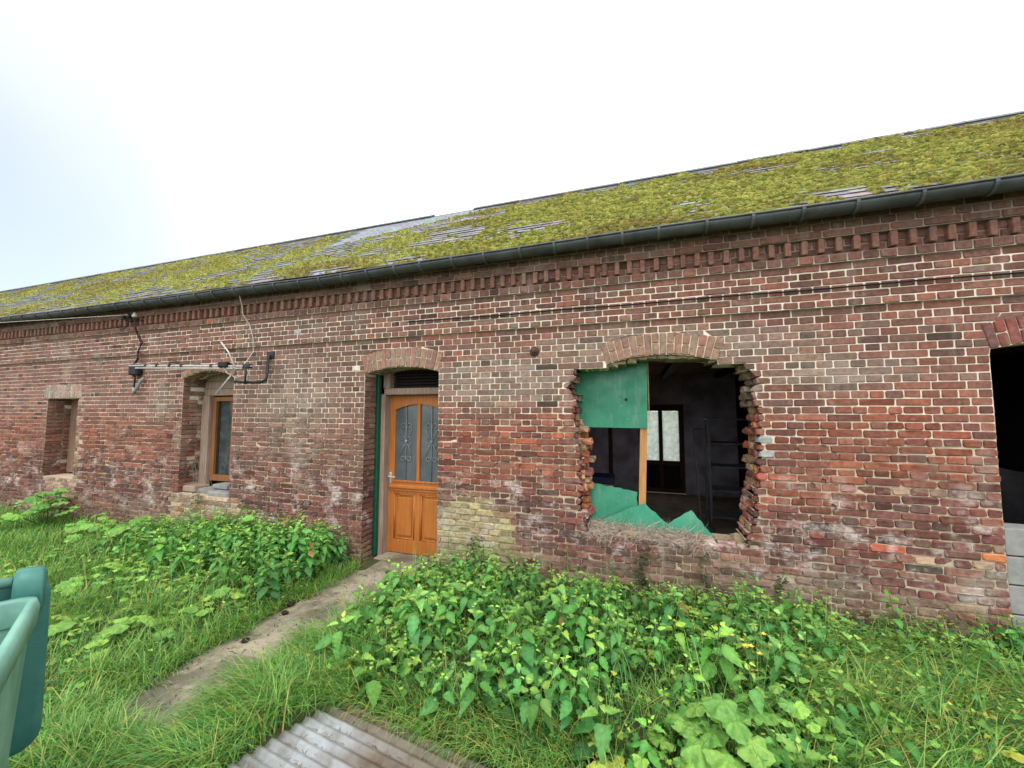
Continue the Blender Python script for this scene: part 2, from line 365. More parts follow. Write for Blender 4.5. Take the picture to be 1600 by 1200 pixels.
# ------------------------------------------------------------------ ground
def gheight(x, y):
    p = np.stack([np.asarray(x, float), np.asarray(y, float)], 1)
    h = (fb(p*.9, 3)-.5)*.10+(fb(p*4, 5)-.5)*.03
    f = np.clip((-.0-p[:, 1])/.5, 0, 1); inside = ((p[:, 0] > -3.3) & (p[:, 0] < -2.25) & (p[:, 1] > -2.7)) | ((p[:, 0] > -2.1) & (p[:, 0] < -.4) & (p[:, 1] < -1.75) & (p[:, 1] > -3.2))
    return GZ+h*f*np.where(inside, .0, 1.)
def make_ground():
    def axis(a, b, st, far): 
        c = list(np.arange(a, b+1e-6, st)); lo = []; k = st; v = a
        while v > -far: k *= 1.6; v -= k; lo.append(v)
        hi = []; k = st; v = b
        while v < far: k *= 1.6; v += k; hi.append(v)
        return np.array(lo[::-1]+c+hi)
    X = axis(-14, 5, .12, 700); Y = axis(-5, .3, .12, 700)
    gx, gy = np.meshgrid(X, Y); H = gheight(gx.ravel(), gy.ravel()); far = (np.abs(gx.ravel()) > 30) | (np.abs(gy.ravel()) > 30) | (gy.ravel() > .05)
    H = np.where(far, GZ, H); V = np.stack([gx.ravel(), gy.ravel(), H], 1); nx, ny = len(X), len(Y)
    i, j = np.meshgrid(np.arange(nx-1), np.arange(ny-1)); a = (j*nx+i).ravel()
    Fc = np.concatenate([np.stack([a, a+1, a+nx+1], 1), np.stack([a, a+nx+1, a+nx], 1)])
    o = tri_mesh('ground', V, Fc, np.ones((len(V), 3)), MAT['ground'], None, True); kind(o, 'structure')
    o['label'] = 'rough earth and turf in front of the brick building'
make_ground()
# concrete path
mb = MB(); nx, ny = 14, 46; V = []
for j in range(ny+1):
    y = .16-2.72*j/ny
    for i in range(nx+1):
        e = .05*(n2(y*2.2, 3.1, 1, 4)-.5)*2; e2 = .07*(n2(y*2.2, 9.1, 1, 6)-.5)*2
        x0 = -3.2+e if y < -.15 else -3.05; x1 = -2.42+e2
        x = x0+(x1-x0)*i/nx; edge = min(i, nx-i)/nx
        V.append((x, y, GZ+.012+.018*min(1, edge*6)+.014*(n2(x, y, 2.2, 8)-.5)))
mb.add(V, [(j*(nx+1)+i, j*(nx+1)+i+nx+1, j*(nx+1)+i+nx+2, j*(nx+1)+i+1)[::1] for j in range(ny) for i in range(nx)])
po = mb.build('path', MAT['path'], None, True); kind(po, 'structure'); po['label'] = 'worn concrete path leading to the orange door'
# ------------------------------------------------------------------ the building: brickwork
XL, XR, WT = -22.0, 5.4, .36
BLD = empty('brick_farm_building', (-2, 0, GZ))
tag(BLD, 'long single storey red brick farm building with mossy slate roof', 'building')
BLD.location = (0, 0, 0)

class Arch:
    def __init__(s, xl, xr, zs, zc, t):
        s.xc = (xl+xr)/2; w = (xr-xl)/2; r = zc-zs; s.Ri = (w*w+r*r)/(2*r); s.t = t; s.zo = zc-s.Ri; s.al = math.asin(w/s.Ri); s.zs = zs; s.xl, s.xr = xl, xr
        s.ztop = zc+t; s.zside = s.zo+(s.Ri+t)*math.cos(s.al)
    def half(s, z):                       # half width of opening + arch at height z, None above
        if z <= s.zs: return None
        if z >= s.ztop: return 0
        if z <= s.zside: return (z-s.zo)*math.tan(s.al)
        return math.sqrt(max(0, (s.Ri+s.t)**2-(z-s.zo)**2))
    def intr(s, x):
        d = min(abs(x-s.xc), s.Ri*.999); return s.zo+math.sqrt(s.Ri**2-d*d)
class Flat:                               # flat soldier arch
    def __init__(s, xl, xr, zs, t): s.xl, s.xr, s.zs, s.t = xl, xr, zs, t; s.ztop = zs+t; s.xc = (xl+xr)/2
    def half(s, z): return None if z <= s.zs else ((s.xr-s.xl)/2+.10 if z < s.ztop else 0)
    def intr(s, x): return s.zs

A_door = Arch(-3.24, -2.20, 2.245, 2.315, .2326); A_win = Arch(-6.55, -5.49, 2.265, 2.37, .1114)
A_hole = Arch(-.29, .73, 2.25, 2.33, .2176); A_right = Arch(2.64, 4.10, 2.265, 2.34, .2076); A_far = Flat(-10.07, -9.16, 2.0, .245)
# broken hole outline: piecewise x by height
HL = [(.56, -.50), (.68, -.53), (.86, -.545), (1.2, -.55), (1.45, -.56), (1.58, -.57), (1.68, -.60), (1.80, -.595), (1.88, -.57), (1.94, -.64), (2.0, -.70), (2.06, -.66), (2.12, -.60), (2.24, -.55)]
HR = [(.56, .92), (.7, .97), (.9, 1.01), (1.1, 1.02), (1.35, 1.05), (1.55, 1.06), (1.7, 1.07), (1.82, 1.06), (1.95, 1.02), (2.05, 1.08), (2.15, 1.0), (2.24, .95)]
def pw(T, z):
    return float(np.interp(z, [a for a, b in T], [b for a, b in T]))
class Opening:
    def __init__(s, kind, z0, arch, xl=None, xr=None): s.kind = kind; s.z0 = z0; s.arch = arch; s.xl = arch.xl if xl is None else xl; s.xr = arch.xr if xr is None else xr; s.ztop = arch.ztop
    def lim(s, z, k=None):                # excluded interval at height z
        if z < s.z0 or z >= s.ztop: return None
        if s.kind == 'hole' and z < 2.217: 
            j = (hj.get(k, (0, 0)) if k is not None else (0, 0)); return pw(HL, z)+j[0], pw(HR, z)+j[1]
        if z <= s.arch.zs: return s.xl, s.xr
        h = s.arch.half(z)
        if h: h = max(.01, h-.014)
        return (s.arch.xc-h, s.arch.xc+h) if h else None
hj = {}
OPEN = [Opening('far', .60, A_far), Opening('win', .56, A_win), Opening('door', -9, A_door), Opening('hole', .565, A_hole), Opening('right', -9, A_right)]

# ---- courses
COURSES = []                              # (z0, z1, type, face_y)
CHH = .0662; z = 2.68; k = 0
while z > GZ-.12: COURSES.append((z-CHH, z, 'S' if k % 2 == 0 else 'H', 0.)); z -= CHH; k += 1
z = 2.68; 
for k in range(6): COURSES.append((z, z+.0633, 'H' if k % 2 == 0 else 'S', -.034)); z += .0633
COURSES += [(3.06, 3.135, 'H', -.064), (3.137, 3.208, 'S', -.030), (3.208, 3.279, 'H', -.030), (3.28, 3.345, 'S', -.082), (3.345, 3.41, 'H', -.085), (3.41, 3.475, 'S', -.10)]
for c in COURSES: hj[round(c[0], 3)] = (rng.uniform(-.026, .026), rng.uniform(-.016, .016)-.03)

PAL_UP = [(148, 100, 88), (152, 104, 90), (132, 92, 84), (140, 98, 84), (124, 90, 84), (154, 98, 82), (144, 92, 80), (136, 106, 94)]
PAL_MID = [(164, 92, 72), (154, 84, 66), (168, 98, 76), (146, 82, 68), (136, 82, 72), (158, 94, 76), (126, 80, 74), (156, 90, 70), (142, 90, 78), (150, 96, 80)]
PAL_LOW = [(124, 78, 72), (112, 74, 70), (132, 84, 76), (122, 84, 78), (140, 86, 76), (108, 80, 76), (128, 76, 70)]
PAL_BASE = [(126, 108, 88), (138, 122, 98), (120, 92, 78), (112, 78, 70), (150, 138, 112)]
PAL_PALE = [(190, 160, 132), (178, 142, 116), (168, 156, 128), (196, 172, 146), (172, 128, 106), (160, 140, 112)]
PAL_FIX = [(146, 88, 76), (126, 76, 72), (184, 152, 128), (152, 98, 84), (118, 72, 72), (148, 112, 98), (112, 102, 88), (134, 80, 74), (124, 84, 76)]
def mixc(a, b, t): return tuple(a[i]*(1-t)+b[i]*t for i in range(3))
def ss(v, a, b): t = min(1, max(0, (v-a)/(b-a))); return t*t*(3-2*t)
def blob(x, z, cx, cz, rx, rz): return max(0, 1-((x-cx)/rx)**2-((z-cz)/rz)**2)
SPECIAL = [(2.54, .64, .12, .03, (206, 130, 84)), (-5.92, 3.10, .07, .03, (180, 100, 72)), (-3.41, 2.31, .055, .03, (216, 208, 194)), (-1.15, 1.45, .06, .03, (172, 98, 72)), (-1.72, 1.58, .1, .03, (164, 94, 72)), (-.75, 1.5, .1, .03, (168, 98, 74)),
           (1.88, .68, .06, .03, (168, 92, 72)), (1.12, 1.42, .05, .14, (150, 156, 156)), (1.8, 2.1, .06, .04, (92, 80, 86)), (-4.3, 2.86, .09, .04, (170, 176, 184)), (.98, 1.22, .1, .03, (168, 92, 78))]
def brick_col(x, z, rr):
    for (sx, sz, wx, wz, c) in SPECIAL:
        if abs(x-sx) < wx and abs(z-sz) < wz: return c
    w1 = (n2(x, z, .8, 21)-.5)*.9; zz = z+w1
    c = rr.choice(PAL_UP); mid = rr.choice(PAL_MID); low = rr.choice(PAL_LOW); bas = rr.choice(PAL_BASE)
    wm = ss(zz, 1.95, 1.65)*(.35+.65*(ss(x, -2.6, -2.1) if x > -4 else ss(n2(x, z, .7, 33), .42, .58)))
    c = mixc(c, mid, wm); c = mixc(c, low, ss(zz, 1.15, .85)); c = mixc(c, bas, ss(zz, .42, .05)*rr.uniform(.1, .6))
    if -5.4 < x < -3.2: c = mixc(c, (134, 112, 102), .45*ss(z, .7, 1.3))
    if x < -7: c = mixc(c, (156, 118, 112), .30*ss(z, .6, 2.))
    g = max(blob(x, z, -1.45, 2.12, .95, .34), .75*blob(x, z, .2, 2.4, 1.6, .28), .7*blob(x, z, 1.6, 2.12, .55, .2), .55*blob(x, z, -4.4, 1.9, .9, .6), .6*blob(x, z, -7., 1.95, .35, .5))
    c = mixc(c, (150, 138, 124), min(.85, 1.5*g)*rr.uniform(.6, 1))
    ln = blob(x, z, -1.78, .36, .6, .54); c = mixc(c, (184, 178, 126), min(.95, 2.2*ln)*rr.uniform(.65, 1))
    ln = blob(x, z, .7, .3, .9, .26); c = mixc(c, (158, 142, 118), min(.7, 1.2*ln)*rr.uniform(.2, .9))
    if -6.75 < x < -5.35 and z < .56 and n2(x, z, 2, 44) > .25: c = rr.choice(PAL_PALE)
    if (-9.16 < x < -8.95 and .5 < z < 2.3 and rr.random() < .7) or (-10.0 < x < -9.1 and .3 < z < .62): c = mixc(rr.choice(PAL_PALE), (170, 130, 120), .5)
    if x > 2.05+.25*math.sin(z*9) and z < 1.15: c = rr.choice(PAL_FIX)
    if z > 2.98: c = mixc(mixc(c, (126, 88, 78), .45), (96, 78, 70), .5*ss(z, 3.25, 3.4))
    d = rr.uniform(.80, 1.05); 
    if rr.random() < .035: d *= .74
    g_ = sum(c)/3; c = tuple(v*.85+g_*.15 for v in c); c = (c[0], c[1]*.985, c[2]*.97)
    return tuple(v*d for v in c)
def erosion(x, z): return ss(z+(n2(x, z, 1.1, 51)-.5)*.7, 1.95, 1.45) if z < 2.68 else .25

def brick_geo(q, fr, yf, col, ero, rr, depth=.035):
    """q: four (u, v) corners CCW; fr: (origin, U, V, N out); yf: how far the face stands out along N"""
    O, U, Vv, Nn = fr; Ls = ((q[1][0]-q[0][0])+(q[2][0]-q[3][0]))/2; Ls = max(abs(Ls), math.dist(q[0], q[1])); Lt = math.dist(q[1], q[2])
    ra = rr.uniform(.003, .008)+ero*rr.uniform(.002, .007); a = min(.35, ra/Ls); b = min(.35, ra/Lt); be = (.0035+.003*ero)
    out = [(a, 0), (1-a, 0), (1, b), (1, 1-b), (1-a, 1), (a, 1), (0, 1-b), (0, b)]
    if Ls > .15: out = [(a, 0), (.5, 0), (1-a, 0), (1, b), (1, 1-b), (1-a, 1), (.45, 1), (a, 1), (0, 1-b), (0, b)]
    n = len(out); P = []
    jm = .0012+.003*ero
    def bil(s, t): return tuple((q[0][i]*(1-s)+q[1][i]*s)*(1-t)+(q[3][i]*(1-s)+q[2][i]*s)*t for i in (0, 1))
    ring = [bil(*p) for p in out]; ring = [(p[0]+rr.uniform(-jm, jm), p[1]+rr.uniform(-jm, jm)) for p in ring]
    cx = sum(p[0] for p in ring)/n; cy = sum(p[1] for p in ring)/n
    tilt = rr.uniform(-1, 1)*(.0012+.0045*ero); tilt2 = rr.uniform(-1, 1)*(.001+.003*ero)
    V = []
    for (u, v) in ring: V.append((u, v, yf-depth))
    for (u, v) in ring: V.append((u, v, yf-be*1.3+rr.uniform(-1, 1)*.0008))
    for (s, t) in out:
        s2 = .5+(s-.5)*(1-2*be/Ls); t2 = .5+(t-.5)*(1-2*be/Lt); u, v = bil(s2, t2)
        V.append((u+rr.uniform(-jm, jm)*.5, v+rr.uniform(-jm, jm)*.5, yf+(s-.5)*2*tilt+(t-.5)*2*tilt2+rr.uniform(-1, 1)*(.0006+.0022*ero)))
    W = [tuple(O[i]+U[i]*u+Vv[i]*v+Nn[i]*w for i in range(3)) for u, v, w in V]
    Fs = []
    for k in range(n): 
        k2 = (k+1) % n; Fs.append((k, k2, n+k2, n+k)); Fs.append((n+k, n+k2, 2*n+k2, 2*n+k))
    Fs.append(tuple(2*n+k for k in range(n)))
    return W, Fs, [lin(col)]*len(W)

BR = []                                   # every brick: (verts, faces, cols, centre, size)
FRONT = ((0, 0, 0), (1, 0, 0), (0, 0, 1), (0, -1, 0))
def put(q, fr, yf, col, ero, depth=.035):
    W, Fs, C = brick_geo(q, fr, yf, col, ero, rng, depth); n = len(W)
    c = tuple(sum(p[i] for p in W)/n for i in range(3)); BR.append((W, Fs, C, c, math.dist(q[0], q[1])*math.dist(q[1], q[2])))

MO = MB()                                 # mortar body
def cells(a, b, st): k = max(1, int(math.ceil((b-a)/st))); return [a+(b-a)*i/k for i in range(k+1)]
def mortar_col(z): return (1, 1, 1)
for (z0, z1, ty, fy) in COURSES:
    key = round(z0, 3); zm = (z0+z1)/2
    ex = []
    for o in OPEN:
        l0, l1, lm = o.lim(z0+.004, key), o.lim(z1-.004, key), o.lim(zm, key)
        if lm is None: continue
        l0 = l0 or lm; l1 = l1 or lm; ex.append((l0, l1, lm, o))
    ex.sort(key=lambda e: e[2][0])
    segs = []; cur = (XL, XL); po_ = None
    for (l0, l1, lm, o) in ex: segs.append((cur, (l0[0], l1[0]), po_, o)); cur = (l0[1], l1[1]); po_ = o
    segs.append((cur, (XR, XR), po_, None))
    Lb = .235 if ty == 'S' else .1175
    off = (.0588 if ty == 'S' else 0)
    for (A, B, oL, oR) in segs:
        xa, xb = min(A), max(B)
        if max(A) >= min(B): continue
        # mortar face
        dep = lambda x, zz: -(fy+.0055+.006*erosion(x, zz)*(zz < 2.68)+.004*(n2(x*9, zz*9, 1, 61)-.3))
        xs = cells(0, 1, .06/(min(B)-max(A))); zs = [z0, (z0+z1)/2, z1]; V = []
        ha = .035 if (oL and oL.kind == 'hole' and z1 < 2.24) else 0; hb_ = .035 if (oR and oR.kind == 'hole' and z1 < 2.24) else 0
        for iz, zz in enumerate(zs):
            t = iz/2; a = A[0]*(1-t)+A[1]*t+ha; b = B[0]*(1-t)+B[1]*t-hb_
            for s in xs: V.append((a+(b-a)*s, -dep(a+(b-a)*s, zz), zz))
        n = len(xs); Fs = [(j*n+i, j*n+i+1, (j+1)*n+i+1, (j+1)*n+i) for j in range(2) for i in range(n-1)]
        MO.add(V, Fs)
        # ends through the wall thickness, top and bottom ledges
        for end, o in ((A, oL), (B, oR)):
            if o is None: continue
            t_ = WT; sh = .014+ha if end is A else -.014-hb_; MO.add([(end[0]+sh, fy+.012, z0), (end[0]+sh, t_, z0), (end[1]+sh, t_, z1), (end[1]+sh, fy+.012, z1)], [(0, 1, 2, 3)])
        MO.add([(xa, fy+.01, z0), (xb, fy+.01, z0), (xb, WT, z0), (xa, WT, z0)], [(0, 1, 2, 3)]); MO.add([(xa, fy+.01, z1), (xb, fy+.01, z1), (xb, WT, z1), (xa, WT, z1)], [(0, 1, 2, 3)])
        # bricks
        k0 = math.floor((xa-XL-off)/Lb)-1; x = XL+off+k0*Lb; cuts = []
        j = .010
        while x < xb+Lb: cuts.append(x+rng.uniform(-j, j)); x += Lb
        zj0, zj1 = z0+.0036+rng.uniform(0, .001), z1-.0036
        for c0, c1 in zip(cuts, cuts[1:]):
            a0, a1 = max(c0, A[0]), max(c0, A[1]); b0, b1 = min(c1, B[0]), min(c1, B[1])
            hs = (oL and oL.kind == 'hole') or (oR and oR.kind == 'hole')
            mn = .016 if hs and z1 < 2.24 else .035
            if a0 > b0-mn and a1 > b1-mn: continue
            a0 = min(a0, b0-.014); a1 = min(a1, b1-.014); b0 = max(b0, a0+.014); b1 = max(b1, a1+.014)
            if not hs and (b0-a0) < .07 and c1-c0 > .2 and rng.random() < .3: continue
            jt = .0052
            er = erosion((a0+b0)/2, zm); vj = rng.uniform(-1, 1)*(.0015+.002*er); jt += .001*rng.random()-.0022*er
            q = [(a0+jt, zj0+vj), (b0-jt, zj0+vj), (b1-jt, zj1+vj), (a1+jt, zj1+vj)]
            yo = -fy+rng.uniform(-.002, .003)+er*rng.uniform(-.006, .004)
            broken = (oL and oL.kind == 'hole' and min(a0, a1)-max(A) < .03) or (oR and oR.kind == 'hole' and min(B)-max(b0, b1) < .03)
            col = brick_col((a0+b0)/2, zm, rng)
            if er > .8 and rng.random() < .003: continue           # a lost brick face leaves a hollow
            put(q, FRONT, yo, col, min(1.6, er+(.9 if broken and z1 < 2.24 else 0)))
# dentils
x = XL; k = 0
while x < XR:
    q = [(x, 3.15), (x+.048, 3.15), (x+.048, 3.274), (x, 3.274)]
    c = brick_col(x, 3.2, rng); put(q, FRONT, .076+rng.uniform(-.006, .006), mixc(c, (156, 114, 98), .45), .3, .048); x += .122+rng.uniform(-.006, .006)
MO.box(XL, XR, -.02, WT, 3.137, 3.281); MO.box(XL, XR, -.07, WT, 3.281, 3.52)
# arches
def voussoirs(A, split=True, w=.066):
    if isinstance(A, Flat):
        n = int((A.xr-A.xl+.2)/.064); x0 = A.xl-.1; s = (A.xr-A.xl+.2)/n
        for i in range(n):
            zs = [A.zs, A.zs+A.t] if i % 2 == 0 else [A.zs, A.zs+A.t*.5, A.zs+A.t]
            for a, b in zip(zs, zs[1:]): put([(x0+i*s+.005, a+.004), (x0+(i+1)*s-.005, a+.004), (x0+(i+1)*s-.005, b-.004), (x0+i*s+.005, b-.004)], FRONT, .0075, rng.choice([(172, 150, 138), (156, 132, 122), (184, 166, 152), (150, 138, 126), (168, 140, 126)]), .4)
        return
    n = int(2*A.al*(A.Ri+A.t*.5)/w); da = 2*A.al/n
    for i in range(n):
        a0 = -A.al+i*da; a1 = a0+da; jt = .004/A.Ri
        rs = [A.Ri, A.Ri+A.t] if (i % 2 == 0 or not split) else [A.Ri, A.Ri+A.t*rng.choice((.48, .5, .52)), A.Ri+A.t]
        for r0, r1 in zip(rs, rs[1:]):
            P = lambda r, a: (A.xc+r*math.sin(a), A.zo+r*math.cos(a))
            q = [P(r0+.003, a0+jt), P(r0+.003, a1-jt), P(r1-.005, a1-jt*1.1), P(r1-.005, a0+jt*1.1)]
            col = mixc(rng.choice(PAL_UP), (158, 138, 118), rng.uniform(.35, .7)) if A is not A_right else rng.choice([(140, 80, 74), (130, 78, 74), (150, 88, 78), (118, 84, 80)])
            put(q, FRONT, .0075+rng.uniform(-.002, .003), col, .4)
    # mortar behind and soffit
    steps = 24
    for i in range(steps):
        a0 = -A.al+2*A.al*i/steps; a1 = -A.al+2*A.al*(i+1)/steps; V = []
        for r in (A.Ri, A.Ri+A.t+.012):
            for a in (a0, a1): V.append((A.xc+r*math.sin(a), .004 if r == A.Ri else .006, A.zo+r*math.cos(a)))
        V += [(A.xc+A.Ri*math.sin(a), WT, A.zo+A.Ri*math.cos(a)) for a in (a0, a1)]
        MO.add(V, [(0, 1, 3, 2), (0, 4, 5, 1)])
for A in (A_door, A_win, A_hole, A_right): voussoirs(A, A is not A_win)
voussoirs(A_far); MO.add([(A_far.xl-.1, .004, 2.), (A_far.xr+.1, .004, 2.), (A_far.xr+.1, .004, 2.245), (A_far.xl-.1, .004, 2.245), (A_far.xl-.1, WT, 2.), (A_far.xr+.1, WT, 2.)], [(0, 1, 2, 3), (0, 4, 5, 1)])
# soffit bricks under the door arch and window arch: first half of the depth
for A in (A_door, A_win, A_hole):
    n = int(2*A.al*A.Ri/.068); da = 2*A.al/n
    for i in range(n):
        a0 = -A.al+i*da; am = a0+da/2; T = (math.cos(am), 0, -math.sin(am)); O = (A.xc+A.Ri*math.sin(am), 0, A.zo+A.Ri*math.cos(am)); hw = A.Ri*da/2-.004
        for (y0, y1) in ((.004, .115), (.122, .235), (.242, .355)):
            put([(-hw, y0), (-hw, y1), (hw, y1), (hw, y0)], (O, T, (0, 1, 0), (-math.sin(am), 0, -math.cos(am))), .003, mixc(rng.choice(PAL_UP), (120, 104, 92), .4), .6, .02)
# jamb bricks inside the openings
def jamb(x, sgn, z0, z1, dmax, rough=0):
    for (c0, c1, ty, fy) in COURSES:
        if c1 > z1+.03 or c0 < z0-.03 or c1 > 2.6: continue
        fr = ((x, 0, 0), (0, 1, 0), (0, 0, 1), (sgn, 0, 0)); cs = [.004, .112, .232, .352] if ty == 'S' else [.004, .228, .352]
        for a, b in zip(cs, cs[1:]):
            if a > dmax-.02: continue
            b = min(b, dmax); r = rough if a > .1 else 0
            col = brick_col(x-sgn*.1, (c0+c1)/2, rng); 
            if r and rng.random() < .15: continue
            if sgn > 0: q = [(a+.004, c0+.004), (b-.004, c0+.004), (b-.004, c1-.004), (a+.004, c1-.004)]; q = q
            else: q = [(b-.004, c0+.004), (a+.004, c0+.004), (a+.004, c1-.004), (b-.004, c1-.004)]
            put(q, fr, .003+rng.uniform(-.002, .003)+r*rng.uniform(-.01, .03), mixc(col, (118, 84, 70), .35 if r else .1), .6+r, .03)
jamb(-3.24, 1, GZ, 2.245, .235); jamb(-2.20, -1, GZ, 2.245, .30); jamb(-6.55, 1, .56, 2.265, .34, .9); jamb(-5.49, -1, .56, 2.265, .34); jamb(-10.07, 1, .6, 2.0, .34, .7); jamb(-9.16, -1, .6, 2.0, .34); jamb(2.64, 1, .9, 2.265, .352)
# torn brick ends round the broken hole
def rough_block(x0, x1, y0, y1, z0, z1, col):
    P = []; st = (0, .33, .67, 1)
    idx = {}; V = []; Fs = []
    def vid(i, j, k):
        if (i, j, k) not in idx:
            c = (i in (0, 2))+(j in (0, 2))+(k in (0, 2)); m = .0 if c < 2 else (.04 if c == 2 else .08)
            f = lambda a: .5+(a/2-.5)*(1-m)
            jx = lambda d: rng.uniform(-.16, .16)*min(d, .08)
            V.append((x0+(x1-x0)*f(i)+jx(x1-x0), y0+(y1-y0)*f(j)+jx(y1-y0), z0+(z1-z0)*f(k)+jx(z1-z0))); idx[(i, j, k)] = len(V)-1
        return idx[(i, j, k)]
    for ax in range(3):
        u, v = (ax+1) % 3, (ax+2) % 3
        for s in (0, 2):
            for a in (0, 1):
                for b in (0, 1):
                    f = []
                    for (da, db) in ((0, 0), (1, 0), (1, 1), (0, 1)):
                        p = [0, 0, 0]; p[ax] = s; p[u] = a+da; p[v] = b+db; f.append(vid(*p))
                    Fs.append(f if s else f[::-1])
    n = len(V); BR.append((V, Fs, [lin(col)]*n, ((x0+x1)/2, (y0+y1)/2, (z0+z1)/2), (x1-x0)*(z1-z0)))
PAL_TORN = [(164, 104, 74), (172, 116, 80), (150, 90, 70), (140, 94, 76), (178, 136, 98), (150, 122, 98), (156, 82, 66), (180, 158, 128)]
PAL_TORN_UP = [(128, 100, 84), (140, 116, 96), (120, 104, 88), (150, 130, 108)]
for (c0, c1, ty, fy) in COURSES:
    if c0 < .55 or c1 > 2.26: continue
    key = round(c0, 3); zm = (c0+c1)/2; l, r = OPEN[3].lim(zm, key)
    for side, xe in ((1, l), (-1, r)):
        for (y0, y1) in ((.03, .13), (.13, .25), (.25, .355)):
            if rng.random() < .12: continue
            base = (.035 if side > 0 else .03)*(1 if y0 > .1 else .3)
            if side > 0 and 0.6 < zm < 1.62: base += .05*(y0 > .1)
            if side > 0 and zm > 1.7: base -= .02
            ext = base+rng.uniform(-.045, .010); e = xe+side*ext; s = xe-side*.06
            rough_block(min(s, e), max(s, e), y0, y1, c0+.003, c1-.003, rng.choice(PAL_TORN if zm < 1.85 else PAL_TORN_UP) if rng.random() < .8 else rng.choice(PAL_LOW))
# broken bottom of the hole: uneven bricks and mortar lumps along the sill
x = -.5
while x < .98:
    L_ = rng.uniform(.08, .2)
    for (y0, y1) in ((.0, .11), (.12, .24), (.25, .355)):
        if rng.random() < .75: rough_block(x, x+L_-.01, y0+.004, y1, .52, .572+rng.uniform(-.02, .025)+(.03 if x > .8 or x < -.42 else 0), rng.choice([(168, 152, 124), (150, 122, 100), (160, 142, 118), (134, 94, 80), (146, 130, 108)]))
    x += L_
# crumbled mortar head under the arch of the hole
for i in range(16):
    x = -.56+1.5*i/16; zt = 2.25 if x < -.29 or x > .73 else A_hole.intr(x)
    rough_block(x, x+.1, .03, .3, zt-.02-rng.random()*.025, zt+.03, rng.choice([(136, 128, 100), (120, 112, 88), (150, 140, 112)]))

WALL = MO.build('wall', MAT['mortar'], BLD)
WALL['label'] = 'street front brickwork with pale mortar joints and dentil cornice'
def seen_size(b):
    p = proj(b[3])
    if p is None or not (0 < p[0] < 1600 and 0 < p[1] < 1000): return 0
    c = b[3]; d = Vector(c)-CAMP; face = abs(d.y)/d.length
    return b[4]*face/(p[2]**2)
order = sorted(range(len(BR)), key=lambda i: -seen_size(BR[i])); big = set(order[:300])
mass = MB()
for i, (W, Fs, C, c, s) in enumerate(BR):
    if i in big: m1 = MB(); m1.add(W, Fs, C); m1.build('brick', MAT['brick'], WALL, False, c)
    else: mass.add(W, Fs, C)
bo = mass.build('brickwork', MAT['brick'], WALL); kind(bo, 'stuff')
print('bricks', len(BR))
# ------------------------------------------------------------------ rest of the shell: back, ends, rooms
DEP = 5.0
def part(name, m, boxes, parent=BLD, b=0):
    k = MB()
    for q in boxes: (k.bbox(*q, b=b) if b else k.box(*q))
    return k.build(name, MAT[m], parent)
BX0, BX1, BZ0, BZ1 = .02, .95, .02, 1.92                 # back door opening
part('back_wall', 'plaster', [(XL, BX0, DEP, DEP+.3, GZ-.1, 3.5), (BX1, XR, DEP, DEP+.3, GZ-.1, 3.5), (BX0, BX1, DEP, DEP+.3, BZ1, 3.5)])
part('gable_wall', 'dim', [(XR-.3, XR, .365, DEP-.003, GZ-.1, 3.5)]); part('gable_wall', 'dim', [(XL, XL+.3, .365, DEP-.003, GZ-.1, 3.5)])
gb = MB()
for x0, x1 in ((XL, XL+.3), (XR-.3, XR)): 
    gb.add([(x, y, z) for x in (x0, x1) for (y, z) in ((0, 3.5), (DEP+.3, 3.5), (2.5, 5.5))], [(0, 1, 2), (3, 5, 4), (0, 3, 4, 1), (1, 4, 5, 2), (2, 5, 3, 0)])
gb.build('gable', MAT['dim'], BLD)
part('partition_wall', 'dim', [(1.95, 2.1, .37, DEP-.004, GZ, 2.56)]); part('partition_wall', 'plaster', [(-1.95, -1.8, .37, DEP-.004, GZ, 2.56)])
part('room_floor', 'floor', [(-1.8, XR-.31, .362, DEP-.002, GZ-.1, .02)]); part('room_floor', 'floor', [(XL+.31, -1.95, .60, DEP-.002, GZ-.1, GZ+.02)])
ce = part('ceiling', 'ceil', [(XL+.31, XR-.31, .362, DEP-.006, 2.60, 2.64)])
for i in range(20):
    y = .37+i*.23; k = MB(); k.bbox(-1.79, 1.94, y, y+.222, 2.575+.006*rng.random(), 2.598, .004); k.build('ceiling_board', MAT['ceil'], ce)
for i in range(4): part('beam', 'darkwood', [(-1.6+i*1.05, -1.5+i*1.05, .40, DEP-.02, 2.46, 2.572)], ce)
# inner face of front wall stays mortar; close the inside behind it
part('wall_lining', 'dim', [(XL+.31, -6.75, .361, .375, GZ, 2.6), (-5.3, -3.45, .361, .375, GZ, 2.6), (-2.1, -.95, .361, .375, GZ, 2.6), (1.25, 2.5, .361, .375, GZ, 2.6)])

# ---- roof
EY, EZ, RY, RZ = -.16, 3.515, 2.52, 5.60
SL = math.hypot(RY-EY, RZ-EZ); SU = ((RY-EY)/SL, (RZ-EZ)/SL)           # along slope (y, z)
NY, NZ = -SU[1], SU[0]
ROOF = MB()
for s, (y0, z0, y1, z1) in enumerate(((EY, EZ, RY, RZ), (DEP+.45, EZ-.02, RY, RZ))):
    ROOF.add([(XL-.2, y0, z0), (XR+.2, y0, z0), (XR+.2, y1, z1), (XL-.2, y1, z1), (XL-.2, y0, z0-.05), (XR+.2, y0, z0-.05), (XR+.2, y1, z1-.05), (XL-.2, y1, z1-.05)], [(0, 1, 2, 3), (7, 6, 5, 4), (0, 4, 5, 1), (1, 5, 6, 2), (3, 7, 4, 0)], lin((70, 72, 76)))
roof = ROOF.build('roof', MAT['slate'], BLD); roof['label'] = 'slate roof thickly grown with yellow green moss'
def RP(x, s, h=0): return (x, EY+SU[0]*s+NY*h, EZ+SU[1]*s+NZ*h)
